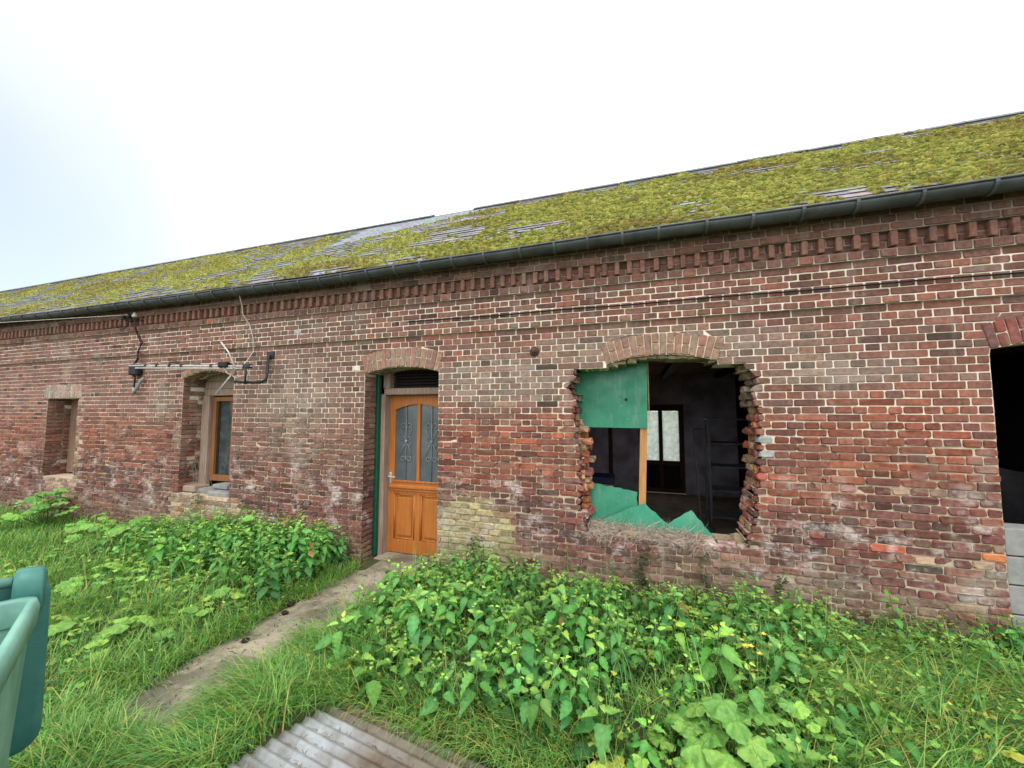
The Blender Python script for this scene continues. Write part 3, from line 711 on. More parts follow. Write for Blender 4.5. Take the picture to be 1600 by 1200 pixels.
def bare(x, s):                                                       # new, clean slates near the ridge and bald spots
    b = 0
    t = s/SL
    lo = .52+.40*(x+5.2)/2.9
    if -5.3 < x < -2.35 and t > min(.9, max(.56, lo)) and t < 1: b = 1
    for (cx, cs, rx, rs) in ((-1.55, 3.05, .35, .25), (3.55, 3.0, .22, .22), (1.3, 3.22, .35, .16), (-6.5, 3.2, .8, .18), (2.8, 2.2, .22, .1), (-3.8, .12, .35, .12), (4.2, 3.2, .3, .2), (-2.6, 2.35, .3, .2), (.3, 3.25, .5, .13)):
        b = max(b, 1.6*max(0, 1-((x-cx)/rx)**2-((s-cs)/rs)**2))
    return b
SLT = []; EXPO, SW = .138, .225
nrow = int(SL/EXPO)
for r in range(nrow+1):
    s0 = r*EXPO; x = XL-(r % 2)*SW/2
    while x < XR:
        wd = SW-.006; l = min(EXPO*1.9, SL-s0+.0); new = bare(x+SW/2, s0+.06) >= 1 and -5.3 < x < -2.35
        if l > .03:
            h0 = .018+rng.uniform(0, .006)*(0 if new else 1); h1 = .006; dx = rng.uniform(-.004, .004); ds = rng.uniform(-.008, .008)*(0 if new else 1); sk = rng.uniform(-.006, .006)*(0 if new else 1)
            s0_ = s0+ds-(.04 if r == 0 else 0)
            V = [RP(x+dx, s0_+sk, h0+.006), RP(x+dx+wd, s0_-sk, h0+.006), RP(x+dx+wd, s0_+l, h1+.006), RP(x+dx, s0_+l, h1+.006), RP(x+dx, s0_+sk, h0), RP(x+dx+wd, s0_-sk, h0), RP(x+dx+wd, s0_+l, h1), RP(x+dx, s0_+l, h1)]
            c = (124, 132, 144) if new else rng.choice([(84, 86, 88), (72, 74, 78), (96, 96, 94), (80, 78, 74), (112, 110, 104)])
            c = tuple(v*rng.uniform(.9, 1.1) for v in c)
            SLT.append((V, lin(c), (x+wd/2, s0+.05)))
        x += SW
FS = [(0, 1, 2, 3), (4, 5, 1, 0), (5, 6, 2, 1), (6, 7, 3, 2), (7, 4, 0, 3)]
def ssz(b):
    c = RP(b[2][0], b[2][1], .02); p = proj(c)
    if p is None or not (0 < p[0] < 1600 and 0 < p[1] < 600): return 0
    return 1/p[2]**2*(3 if -5.3 < b[2][0] < -2.35 and bare(*b[2]) >= 1 else 1)
od = sorted(range(len(SLT)), key=lambda i: -ssz(SLT[i])); bigs = set(od[:300]); mass = MB()
for i, (V, c, _) in enumerate(SLT):
    if i in bigs: k = MB(); k.add(V, FS, c); k.build('slate', MAT['slate'], roof, False, V[0])
    else: mass.add(V, FS, c)
kind(mass.build('slating', MAT['slate'], roof), 'stuff')
# moss cushions
n = 150000; mx_ = NR.uniform(XL+1, XR, n); ms_ = NR.uniform(.0, SL, n)
row = np.floor(ms_/EXPO); ms_ = np.where(NR.rand(n) < .93, row*EXPO+NR.normal(.002, .014, n), ms_); ms_ = np.clip(ms_, .0, SL-.02)
P2 = np.stack([mx_*1.9, ms_*2.2], 1); dens = fb(P2, 71, 4)
colp = np.stack([mx_/SW*.5+row*.0, ms_*.35], 1)
dens = dens+.10*np.sin((mx_+.4*ms_)*2*math.pi/.45)*(mx_ < -5.5)-.16*np.clip((ms_-2.9)/.5, 0, 1)+.08*(mx_ > -2)+.09*((mx_ > -6.5) & (ms_ < 2.2))
dens = dens+.34*(fb(np.stack([mx_*13, ms_*16], 1), 77, 2)-.5)
hi_s = np.clip((fb(np.stack([mx_*.7, ms_*.9], 1), 79, 2)-.45)*6, -1, 1)
ba = np.array([bare(a, b) for a, b in zip(mx_, ms_)])
keep = (dens-.75*np.clip(ba, 0, 1.2) > .487-.012*(mx_ < -5)+.12*(ms_ > SL-.14)+.03*(hi_s)-.05*NR.rand(n)); keep &= NR.rand(n) < np.clip((dens-.3)*4, .2, 1)
mx_, ms_, dn = mx_[keep], ms_[keep], dens[keep]; n = len(mx_)
rad = (.008+.017*NR.rand(n)**2)*(1+.6*(dn-.45)/.2).clip(.7, 1.5); hh = rad*NR.uniform(.5, 1.15, n)
# unit dome
dv = [(0, 0, 1)]+[(math.cos(1.2566*i), math.sin(1.2566*i), -.15) for i in range(5)]; df = [(0, 1+i, 1+(i+1) % 5) for i in range(5)]
ang = NR.uniform(0, 6.28, n); ax_ = rad*NR.uniform(.9, 1.7, n); ay_ = rad*NR.uniform(.7, 1.1, n)
A = np.zeros((n, 3, 3)); Sx = np.array((1, 0, 0)); Ss = np.array((0, SU[0], SU[1])); Sn = np.array((0, NY, NZ))
for i in range(3): A[:, i, 0] = ax_*Sx[i]; A[:, i, 1] = ay_*Ss[i]; A[:, i, 2] = hh*Sn[i]
ca, sa = np.cos(ang), np.sin(ang); Rm = np.zeros((n, 3, 3)); Rm[:, 0, 0] = ca; Rm[:, 0, 1] = -sa; Rm[:, 1, 0] = sa; Rm[:, 1, 1] = ca; Rm[:, 2, 2] = 1
sl_h = .012+.012*(1-(ms_ % EXPO)/EXPO)
T = np.stack([mx_, EY+SU[0]*ms_+NY*sl_h, EZ+SU[1]*ms_+NZ*sl_h], 1)
pal = np.array([lin(c) for c in ((128, 132, 60), (114, 120, 52), (140, 140, 66), (98, 106, 48), (118, 112, 54), (150, 150, 78))])
hue = fb(np.stack([mx_*.8, ms_*1.2], 1), 91, 3); ci = pal[NR.randint(0, len(pal), n)]*NR.uniform(.85, 1.12, n)[:, None]; hv = np.clip((hue-.42)*4, 0, 1)[:, None]; ci = ci*(1-hv*np.array((.22, .34, .25)))*(.72+.56*fb(np.stack([mx_*7, ms_*9], 1), 95, 2))[:, None]
AR = np.einsum('nij,njk->nik', A, Rm); nr_ = mx_ > -2.6
dv2 = [(0, 0, 1)]+[(.62*math.cos(1.2566*i), .62*math.sin(1.2566*i), .72) for i in range(5)]+[(math.cos(1.2566*i+.63), math.sin(1.2566*i+.63), -.15) for i in range(5)]
df2 = [f for i in range(5) for f in ((0, 1+i, 1+(i+1) % 5), (1+i, 6+i, 1+(i+1) % 5), (6+i, 6+(i+1) % 5, 1+(i+1) % 5))]
V, Fc, C = join([scatter(dv, df, AR[~nr_], T[~nr_], ci[~nr_]), scatter(dv2, df2, AR[nr_], T[nr_], ci[nr_])])
V = V+(NR.rand(len(V), 3)-.5)*.007
mo = tri_mesh('moss', V, Fc, C, MAT['moss'], roof, True); kind(mo, 'stuff'); mo['label'] = 'yellow green moss cushions over the slates'
print('moss', n)
# ridge capping
for i in range(32):
    x0 = XL-.2+i*.88; x1 = x0+.872
    k = MB(); up = rng.uniform(0, .008)-(.03 if -4.2 < x0 < -3.1 else 0); V = []
    for x in (x0, x1):
        for (dy, dz) in ((-.13, -.085), (-.05, -.02), (0, .015), (.05, -.02), (.13, -.085), (.12, -.10), (0, .0), (-.12, -.10)): V.append((x, RY+dy, RZ+.035+dz+up+(.02 if x == x0 else 0)*0))
    k.loft([V[:8], V[8:]], True, True, (1.3, 1.3, 1.3)); k.build('ridge_cap', MAT['zinc'], roof)

# ---- gutter with brackets
GY, GZc, GR = -.21, 0., .073
def gut_sag(x): return float(np.interp(x, [-20, -11, -3.7, -.9, 2.7, 6], [3.49, 3.475, 3.44, 3.475, 3.495, 3.51]))+.004*math.sin(x*2.3+1)
xs = np.arange(XL-.2, XR+.2, .19); k = MB(); loops = []
for x in xs:
    dz = gut_sag(x); lp = []
    for i in range(11): a = math.pi*i/10; lp.append((x, GY-GR*math.cos(a), GZc+dz-GR*math.sin(a)*1.05))
    for i in range(11): a = math.pi*(10-i)/10; lp.append((x, GY-(GR-.004)*math.cos(a), GZc+dz-(GR-.004)*math.sin(a)*1.05))
    loops.append(lp)
k.loft(loops, True, True)
for i in range(len(xs)-1):                                             # rolled front bead
    k.tube([(xs[i], GY-GR, GZc+gut_sag(xs[i])+.004), (xs[i+1], GY-GR, GZc+gut_sag(xs[i+1])+.004)], .011, 6, (1, 1, 1), False)
gut = k.build('gutter', MAT['zinc'], BLD, True); gut['label'] = 'grey zinc half round gutter along the eaves'
x = -11.9; i = 0
while x < XR:
    k = MB(); dz = gut_sag(x); V = []
    for xx in (x-.012, x+.012):
        lp = []
        for j in range(13): a = math.pi*j/12; lp.append((xx, GY-(GR+.010)*math.cos(a), GZc+dz-(GR+.010)*math.sin(a)*1.05))
        for j in range(13): a = math.pi*(12-j)/12; lp.append((xx, GY-(GR+.001)*math.cos(a), GZc+dz-(GR+.001)*math.sin(a)*1.05))
        V.append(lp)
    k.loft(V, True, True, (1.35, 1.35, 1.35)); k.build('gutter_bracket', MAT['zinc'], gut); x += .375+rng.uniform(-.05, .05); i += 1
# eaves board between wall head and gutter
part('eaves_board', 'darkwood', [(XL, XR, -.125, -.112, 3.478, 3.505)])

# ---- far left blind window
W0 = empty('window', (0, 0, 0), 0, BLD); W0['label'] = 'narrow recessed window opening closed with a brown plank'
def prt(name, m, x0, x1, y0, y1, z0, z1, parent, b=.004):
    k = MB(); k.bbox(x0, x1, y0, y1, z0, z1, b); c = ((x0+x1)/2, (y0+y1)/2, (z0+z1)/2); return k.build(name, MAT[m], parent, False, c)
for i in range(4): prt('plank', 'greywood', -10.04+i*.215, -9.83+i*.215, .30+.004*(i % 2), .325+.004*(i % 2), .66, 2.0, W0)
prt('sill', 'soilcrumb', -10.06, -9.17, .02, .34, .56, .605, W0, .01)
# ---- window left of the door
W1 = empty('window', (0, 0, 0), 0, BLD); W1['label'] = 'brown framed window with a net curtain set deep in the wall'
prt('jamb_post', 'oldwood', -6.54, -6.385, .28, .36, .60, 2.02, W1, .008); prt('jamb_post', 'oldwood', -5.62, -5.49, .30, .40, .60, 2.02, W1, .008)
for i, (a, b_) in enumerate(((2.02, 2.125), (2.13, 2.24), (2.245, 2.37))): prt('lintel_board', 'oldwood', -6.55, -5.47, .305+.01*i, .36+.01*i, a, b_, W1, .004)
prt('frame', 'brownwood', -6.384, -6.31, .34, .41, .70, 2.0, W1); prt('frame', 'brownwood', -5.71, -5.62, .34, .41, .70, 2.0, W1); prt('frame', 'brownwood', -6.31, -5.71, .34, .41, 1.93, 2.0, W1); prt('frame', 'brownwood', -6.31, -5.71, .34, .41, .70, .79, W1); prt('mullion', 'brownwood', -5.96, -5.90, .335, .41, .79, 1.93, W1)
for a, b_ in ((-6.31, -5.96), (-5.90, -5.71)): 
    prt('pane', 'glass', a, b_, .375, .38, .79, 1.93, W1, .001)
    k = MB(); V = []; m_ = 14
    for z_ in (.78, 1.94):
        for i in range(m_+1): V.append((a+(b_-a)*i/m_, .42+.008*math.sin(i*2.1), z_))
    k.add(V, [(i, i+1, m_+2+i, m_+1+i) for i in range(m_)]); k.build('curtain', MAT['curtain'], W1)
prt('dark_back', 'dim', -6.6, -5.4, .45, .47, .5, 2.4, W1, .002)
prt('sill_block', 'concrete', -6.30, -5.95, .10, .33, .56, .625, W1, .012); prt('sill_block', 'concrete', -6.02, -5.72, .14, .33, .63, .695, W1, .012); prt('sill_block', 'concrete', -5.93, -5.52, .02, .33, .555, .62, W1, .012); prt('sill_timber', 'oldwood', -6.53, -6.26, .06, .28, .575, .66, W1, .012)

# ---- the door
DR = empty('door', (-2.72, .42, GZ), 0, BLD); DR['label'] = 'orange varnished door with two arched iron scrolled panes'
DR.location = (0, 0, 0)
X0, X1, Z0, Z1, DY0, DY1 = -3.18, -2.26, -.055, 1.985, .43, .472
FRM = empty('door_frame', (0, 0, 0), 0, BLD)
prt('green_post', 'greenpaint', -3.275, -3.205, .236, .30, GZ+.02, 2.26, FRM, .008); prt('timber_post', 'oldwood', -3.29, -3.155, .305, .475, GZ, 2.0, FRM, .008); prt('timber_post', 'oldwood', -2.275, -2.16, .305, .475, GZ, 2.0, FRM, .008)
prt('lintel', 'oldwood', -3.17, -2.16, .30, .475, 1.99, 2.075, FRM, .008); prt('transom_post', 'oldwood', -3.19, -3.09, .31, .46, 2.078, 2.33, FRM, .006)
for i in range(6): prt('louvre_slat', 'dim', -3.09, -2.16, .40, .43, 2.085+i*.04, 2.112+i*.04, FRM, .003)
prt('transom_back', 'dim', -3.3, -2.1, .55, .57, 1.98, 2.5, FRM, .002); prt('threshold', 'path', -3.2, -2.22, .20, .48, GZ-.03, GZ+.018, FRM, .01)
MX0, MX1 = -2.745, -2.695                                              # centre mullion
ST = .105; gz0, ztopg = .86, 1.80
def arc_z(x): u = (x-(X0+X1)/2)/((X1-X0)/2-ST); return ztopg+.075*(1-u*u) if abs(u) <= 1 else ztopg
k = MB(); k.bbox(X0, X0+ST, DY0, DY1, Z0, Z1, .004); k.bbox(X1-ST, X1, DY0, DY1, Z0, Z1, .004)
k.build('stile', MAT['door'], DR)
k = MB(); xs_ = [X0+ST+(X1-X0-2*ST)*i/24 for i in range(25)]
k.prism([(x, arc_z(x)) for x in xs_]+[(X1-ST, Z1), (X0+ST, Z1)], DY0+.001, DY1-.001); k.build('top_rail', MAT['door'], DR)
k = MB(); k.tube([(x, DY0-.002, arc_z(x)-.004) for x in xs_], .009, 6); k.build('top_moulding', MAT['door'], DR, True)
k = MB(); k.bbox(X0+ST, X1-ST, DY0+.001, DY1-.001, .70, gz0, .004); k.bbox(X0+.035, X1-.035, DY0-.03, DY0+.002, .765, .815, .012); k.bbox(X0+.06, X1-.06, DY0-.016, DY0+.002, .735, .766, .006); k.bbox(X0+ST-.02, X1-ST+.02, DY0-.012, DY0+.003, gz0-.012, gz0+.014, .005); k.build('middle_rail', MAT['door'], DR)
k = MB(); k.bbox(X0+ST, X1-ST, DY0+.001, DY1-.001, Z0, .115, .004); k.build('bottom_rail', MAT['door'], DR)
k = MB(); k.bbox(MX0, MX1, DY0-.004, DY1, gz0, ztopg+.08, .006); k.build('mullion', MAT['door'], DR)
k = MB(); k.bbox(MX0-.015, MX1+.015, DY0+.001, DY1-.001, .115, .70, .004); k.build('lower_mullion', MAT['door'], DR)
for a, b_ in ((X0+ST, MX0-.015), (MX1+.015, X1-ST)):
    k = MB(); k.bbox(a, b_, DY0+.02, DY0+.03, .115, .70, .002); k.bbox(a+.045, b_-.045, DY0+.004, DY0+.022, .16, .655, .012); k.build('panel', MAT['door'], DR)
    k = MB()
    for (p, q_) in (((a+.012, .127), (b_-.012, .127)), ((b_-.012, .127), (b_-.012, .688)), ((b_-.012, .688), (a+.012, .688)), ((a+.012, .688), (a+.012, .127))): k.tube([(p[0], DY0+.01, p[1]), (q_[0], DY0+.01, q_[1])], .01, 6)
    k.build('panel_moulding', MAT['door'], DR, True)
for a, b_ in ((X0+ST, MX0), (MX1, X1-ST)):
    k = MB(); k.prism([(a, gz0), (b_, gz0)]+[(b_+(a-b_)*i/8, arc_z(b_+(a-b_)*i/8)+.004) for i in range(9)], DY0+.022, DY0+.028); k.build('pane', MAT['doorglass'], DR)
    cx = (a+b_)/2; k = MB(); gy = DY0+.010
    k.tube([(cx, gy, gz0), (cx, gy, arc_z(cx))], .006, 6)
    def spiral(x0_, z0_, r0, turns, a0, sg, sx):
        return [(x0_+sx*(r0*(1-.72*t/20))*math.cos(a0+sg*turns*2*math.pi*t/20), gy, z0_+(r0*(1-.72*t/20))*math.sin(a0+sg*turns*2*math.pi*t/20)) for t in range(21)]
    zc_ = 1.38
    for sx in (-1, 1):
        k.tube(spiral(cx+sx*.052, zc_+.20, .045, 1.15, math.pi*1.25, -1, sx), .0045, 5); k.tube(spiral(cx+sx*.050, zc_-.22, .042, 1.15, math.pi*.75, 1, sx), .0045, 5)
        k.tube([(cx+sx*.085, gy, zc_+.17), (cx+sx*.06, gy, zc_+.10), (cx+sx*.012, gy, zc_+.03)], .0045, 5); k.tube([(cx+sx*.012, gy, zc_-.03), (cx+sx*.06, gy, zc_-.11), (cx+sx*.083, gy, zc_-.18)], .0045, 5)
        k.tube(spiral(cx+sx*.055, zc_+.035, .03, .9, math.pi, -1, sx), .004, 5); k.tube(spiral(cx+sx*.055, zc_-.035, .03, .9, math.pi, 1, sx), .004, 5)
    k.bbox(cx-.018, cx+.018, gy-.01, gy+.008, zc_-.018, zc_+.018, .005); k.build('scroll_grille', MAT['scroll'], DR, True)
k = MB(); k.bbox(X0+.035, X0+.065, DY0-.008, DY0+.002, .82, .97, .003); k.tube([(X0+.05, DY0-.006, .92), (X0+.05, DY0-.05, .92), (X0+.06, DY0-.055, .92), (X0+.155, DY0-.052, .915)], .0085, 8); k.build('handle', MAT['alu'], DR, True)
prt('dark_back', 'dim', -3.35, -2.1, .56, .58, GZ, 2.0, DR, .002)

# ---- back door seen through the broken window
BD = empty('back_door', (0, 0, 0), 0, BLD); BD['label'] = 'dark brown back door with two tall bright panes'
yb = DEP+.05
prt('post', 'darkwood', BX0, BX0+.09, yb, yb+.08, BZ0, BZ1, BD); prt('post', 'darkwood', BX1-.10, BX1, yb, yb+.08, BZ0, BZ1, BD); prt('top_rail', 'darkwood', BX0+.09, BX1-.10, yb, yb+.08, 1.78, BZ1, BD); prt('middle_rail', 'darkwood', BX0+.09, BX1-.10, yb, yb+.08, .60, .70, BD); prt('bottom_rail', 'darkwood', BX0+.09, BX1-.10, yb, yb+.08, BZ0, .12, BD); prt('mullion', 'darkwood', .44, .52, yb-.002, yb+.08, .12, 1.78, BD)
for a, b_ in ((BX0+.09, .44), (.52, BX1-.10)): prt('pane', 'dusty', a, b_, yb+.04, yb+.045, .70, 1.78, BD, .001); prt('lower_panel', 'dim', a, b_, yb+.03, yb+.05, .12, .60, BD, .003)

# ---- concrete blocks walling up the right hand opening
bw = empty('block_infill', (0, 0, 0), 0, BLD); bw['label'] = 'grey concrete blocks closing the foot of the doorway'
zz = GZ-.1; r = 0
while zz < .88:
    h = min(.215, .89-zz); x = 2.645-(.2 if r % 2 else 0)
    while x < 4.1:
        a = max(x, 2.648); b_ = min(x+.39, 4.09)
        if b_-a > .05: prt('concrete_block', 'concrete', a, b_, .025+rng.uniform(0, .006), .225, zz+.004, zz+h-.006, bw, .006)
        x += .40
    zz += h; r += 1
# ------------------------------------------------------------------ things on and in the building
def thing(name, label, cat, loc, group=None):
    e = empty(name, loc); tag(e, label, cat, group); return e
def at(e, k, name, m, smooth=False):                                   # build world-coordinate mesh as a child of e
    o = k.build(name, MAT[m], None, smooth); o.parent = e; o.matrix_parent_inverse = Matrix.Translation(-Vector(e.location)); return o
# television aerial on its wall bracket
AE = thing('television_aerial', 'long aluminium yagi aerial hanging sideways above the deep brown window', 'aerial', (-4.95, -.3, 2.36))
pA, pB = Vector((-7.22, -.32, 2.455)), Vector((-4.80, -.28, 2.365))
def bl(t): return pA.lerp(pB, t)
k = MB(); k.tube([pA, pB], .011, 8); k.tube([bl(.06)+Vector((0, 0, -.035)), bl(.93)+Vector((0, 0, -.03))], .010, 6); at(AE, k, 'boom', 'alu', True)
for t in (.15, .25, .36, .46, .70):
    k = MB(); c = bl(t); k.bbox(c.x-.022, c.x+.022, c.y-.016, c.y+.016, c.z-.012, c.z+.026, .004); at(AE, k, 'element_clip', 'black_rubber')
    k = MB(); k.tube([c+Vector((0, -.13, .012)), c+Vector((0, .13, .012))], .004, 6); at(AE, k, 'director', 'alu', True)
c = bl(.80); k = MB(); k.bbox(c.x-.08, c.x+.08, c.y-.04, c.y+.03, c.z-.02, c.z+.055, .012); at(AE, k, 'dipole_box', 'black_rubber')
k = MB(); k.tube([Vector((-5.27, -.36, 2.70)), Vector((-5.16, -.33, 2.56)), Vector((-5.07, -.31, 2.38)), Vector((-5.12, -.32, 2.24)), Vector((-5.30, -.37, 2.00))], .0095, 8); at(AE, k, 'reflector', 'alu', True)
k = MB(); k.tube([bl(.8)+Vector((.0, -.02, -.02)), Vector((-5.2, -.3, 2.28)), Vector((-5.05, -.3, 2.22)), Vector((-4.85, -.28, 2.26)), Vector((-4.83, -.27, 2.36))], .004, 5); at(AE, k, 'coax_loop', 'white_plastic', True)
c = bl(.975); k = MB(); k.bbox(c.x-.07, c.x+.05, c.y-.03, c.y+.03, c.z-.03, c.z+.03, .01); at(AE, k, 'mast_clamp', 'dark_iron')
k = MB(); k.tube([(c.x-.01, c.y-.02, c.z+.02), (c.x-.01, c.y-.02, c.z-.24)], .013, 8); at(AE, k, 'mast_stub', 'dark_iron', True)
k = MB(); k.tube([(-4.80, -.0, 2.56), (-4.80, -.03, 2.53), (-4.80, -.05, 2.46), (-4.78, -.07, 2.28), (-4.76, -.10, 2.20), (-4.76, -.16, 2.165), (-4.80, -.24, 2.155), (-5.0, -.345, 2.165)], .019, 8); k.bbox(-4.86, -4.74, -.022, .01, 2.50, 2.60, .004); at(AE, k, 'wall_bracket', 'dark_iron', True)
CO = MB(); CO.tube([(-5.165, -.21, 3.44), (-5.20, -.19, 3.36), (-5.20, -.15, 3.24), (-5.19, -.14, 3.12), (-5.12, -.09, 2.98), (-5.07, -.07, 2.8), (-5.05, -.07, 2.6), (-5.03, -.16, 2.48), (-4.96, -.27, 2.39)], .0048, 6)
tag(CO.build('aerial_cable', MAT['white_plastic'], None, True), 'white cable hanging from the gutter to the aerial', 'cable')
# electric service drop
SV = thing('service_drop', 'black twisted supply cables with insulators beside the aerial', 'cable', (-7.6, -.05, 2.1))
k = MB()
for i in range(3):
    x = -7.75+.13*i; k.tube([(x, .0, 3.22), (x, -.13, 3.22), (x, -.16, 3.25)], .008, 6); 
at(SV, k, 'insulator_arm', 'black_rubber')
for i in range(3): k = MB(); x = -7.75+.13*i; k.tube([(x, -.16, 3.25), (x, -.16, 3.27), (x, -.16, 3.29), (x, -.16, 3.32)], [.026, .034, .022, .014], 10); at(SV, k, 'insulator', 'white_plastic' if i == 2 else 'black_rubber', True)
k = MB()
for q in (0, 1): k.tube([(-7.49, -.17, 3.26), (-7.47+.03*q, -.15, 3.05), (-7.46+.04*q, -.07, 2.86), (-7.52-.03*q, -.06, 2.72), (-7.55+.03*q, -.06, 2.6), (-7.62+.05*q, -.07, 2.5)], .0075, 6)
k.tube([(-7.6, -.16, 3.25), (-7.68, -.16, 3.10), (-7.8, -.16, 3.06), (-7.86, -.16, 3.16)], .007, 6); k.tube([(-7.62, -.07, 2.5), (-7.66, -.07, 2.4), (-7.56, -.06, 2.30), (-7.60, -.05, 2.14)], .011, 6); at(SV, k, 'supply_cable', 'black_rubber', True)
k = MB(); k.bbox(-7.68, -7.48, -.10, -.01, 2.34, 2.52, .02); at(SV, k, 'junction_box', 'black_rubber')
k = MB(); k.tube([(-7.40, -.03, 2.30), (-7.44, -.05, 2.26), (-7.47, -.07, 2.16), (-7.51, -.08, 2.09), (-7.56, -.06, 2.07), (-7.60, -.05, 2.12), (-7.61, -.04, 2.16)], .022, 8); at(SV, k, 'elbow_conduit', 'concrete', True)
k = MB(); k.tube([(-7.62, -.16, 3.3), (-12, -.75, 3.28), (-20, -2., 3.34), (-40, -5, 4.0)], .004, 5); tag(k.build('overhead_wire', MAT['white_plastic'], None), 'thin pale overhead wire running left from the insulators', 'wire')
k = MB(); k.tube([(-2.6, -.052, 2.845)]+[(-2.6+i*.4, -.053-.003*(i % 2), 2.838+.004*math.sin(i*1.7)) for i in range(1, 20)], .008, 5); tag(k.build('wall_cable', MAT['black_rubber'], None), 'thin dark cable clipped along the brick frieze', 'cable')
# tie plate
k = MB(); k.loft([[(-1.04+r*math.cos(a*math.pi/8), y, 2.42+r*math.sin(a*math.pi/8)) for a in range(16)] for r, y in ((.052, -.001), (.052, -.012), (.040, -.022), (.022, -.026), (.020, -.04), (.012, -.044))], False, True)
tag(k.build('tie_plate', MAT['rust'], None, True), 'round rusty wall tie plate between door and broken window', 'tie plate')
# nails / ties left in the wall
for i, (x, z) in enumerate(((-1.2, 1.21), (-1.47, 1.21), (1.56, .99), (1.5, 1.2), (1.42, 1.16))):
    k = MB(); k.tube([(x, .0, z), (x, -.05, z-.004), (x, -.055, z-.03)], .007, 6); o = k.build('iron_hook', MAT['rust'], None)
    tag(o, 'small rusty hook in the brickwork ' + ('between the orange door and broken window' if i < 2 else 'right of the broken window'), 'hook', 'hooks left of the broken window' if i < 2 else 'hooks right of the broken window')
# green boards in the hole
def board(name, label, poly, y0, y1, t=.012, m='greenboard'):
    if 'broken' in name:
        P_ = []
        for a, b_ in zip(poly, poly[1:]+poly[:1]):
            m_ = max(1, int(math.dist(a, b_)/.028))
            for i in range(m_): tt = i/m_; jj = .0 if i == 0 else .006; P_.append((a[0]+(b_[0]-a[0])*tt+rng.uniform(-jj, jj), a[1]+(b_[1]-a[1])*tt+rng.uniform(-jj, jj)))
        poly = P_
    k = MB(); n = len(poly); 
    ys = [y0+(y1-y0)*(p[1]-min(q[1] for q in poly))/(max(q[1] for q in poly)-min(q[1] for q in poly)) for p in poly]
    V = [(p[0], y, p[1]) for p, y in zip(poly, ys)]+[(p[0], y+t, p[1]) for p, y in zip(poly, ys)]
    k.add(V, [tuple(range(n)), tuple(range(2*n-1, n-1, -1))]+[(i, n+i, n+(i+1) % n, (i+1) % n) for i in range(n)])
    e = thing(name, label, 'board', (poly[0][0], y0, poly[0][1])); o = at(e, k, 'face', m); return e
b0 = board('green_board', 'large green board filling the upper left of the broken window', [(-.74, 1.603), (.10, 1.597), (.115, 2.30), (-.74, 2.30)], .30, .31)
k = MB(); k.box(.116, .124, .298, .335, 1.60, 2.30); at(b0, k, 'edge_strip', 'boardedge'); 
k = MB(); k.tube([(-.11, .300, 1.90), (-.11, .296, 1.90)], .016, 8); at(b0, k, 'knot_hole', 'black_rubber')
board('broken_green_board', 'broken green board leaning at the lower left of the broken window', [(-.56, .50), (-.02, .50), (-.02, .925), (-.30, .965), (-.56, .995)], .29, .36)
board('broken_green_board', 'green splinter with a peaked top in front of the timber prop', [(-.42, .56), (.33, .52), (.30, .63), (.20, .705), (.075, .815), (.055, .835), (.04, .822), (-.03, .80), (-.10, .775), (-.2, .722), (-.38, .635)], .20, .25)
board('broken_green_board', 'small triangular green shard at the middle of the broken sill', [(.24, .53), (.70, .53), (.665, .60), (.60, .655), (.59, .68), (.485, .80), (.47, .786), (.40, .745), (.28, .665)], .18, .24)
k = MB(); V = []
k.bbox(.028, .10, .318, .372, .40, 1.62, .004); pr = k.build('timber_prop', MAT['tanwood'], None, False, (.06, .34, .4)); pr.rotation_euler = (0, R(2.2), 0); pr.location.x = .012; tag(pr, 'raw pine prop standing in the broken window under the green board', 'prop')
# room contents
SH = thing('shelf_rack', 'tall grey steel shelf rack inside the dark room', 'shelf', (1.2, 2.5, .02))
for x in (1.00, 1.62):
    for y in (2.35, 2.68): k = MB(); k.bbox(x-.018, x+.018, y-.018, y+.018, .02, 1.68, .003); at(SH, k, 'upright', 'steel')
for z in (.24, .62, .96, 1.30, 1.655): k = MB(); k.bbox(.985, 1.635, 2.335, 2.70, z-.012, z+.012, .003); at(SH, k, 'shelf', 'steel')
FR_ = thing('metal_frame', 'thin grey frame leaning beside the shelf rack', 'frame', (.9, 2.3, .02))
k = MB()
for a, b_ in (((.86, 2.35, .02), (.83, 2.55, 1.5)), ((1.0, 2.3, .02), (.97, 2.5, 1.5)), ((.83, 2.55, 1.5), (.97, 2.5, 1.5)), ((.86, 2.35, .04), (1.0, 2.3, .04))): k.tube([a, b_], .012, 6)
at(FR_, k, 'frame_tube', 'steel')
BXX = thing('storage_box', 'cardboard box with dark blue lid standing in the dark room', 'box', (-.5, 1.6, .02))
k = MB(); k.bbox(-.66, -.335, 1.5, 1.9, .40, .775, .006); at(BXX, k, 'carton', 'card'); k = MB(); k.bbox(-.67, -.325, 1.49, 1.91, .775, .865, .006); at(BXX, k, 'lid', 'bluebox')
TB = thing('low_table', 'low dark table under the cardboard box', 'table', (-.5, 1.7, .02)); k = MB(); k.bbox(-.95, -.2, 1.4, 2.1, .37, .398, .004); at(TB, k, 'top', 'darkwood')
for x in (-.92, -.24):
    for y in (1.44, 2.06): k = MB(); k.box(x-.02, x+.02, y-.02, y+.02, .02, .369); at(TB, k, 'leg', 'darkwood')
k = MB(); k.bbox(-.62, -.54, DEP-.1, DEP-.02, .02, 2.46, .005); part_ = k.build('stud', MAT['darkwood'], BLD)
TS = MB(); pts = []
gx, gz_ = 14, 10; V = []
for j in range(gz_+1):
    for i in range(gx+1): u, v = i/gx, j/gz_; V.append((2.75+1.1*u, .9+.12*math.sin(u*9+v*3)+.1*n2(u*4, v*4, 1, 5)+.25*(1-v), .03+(1.25+.08*math.sin(u*7))*v))
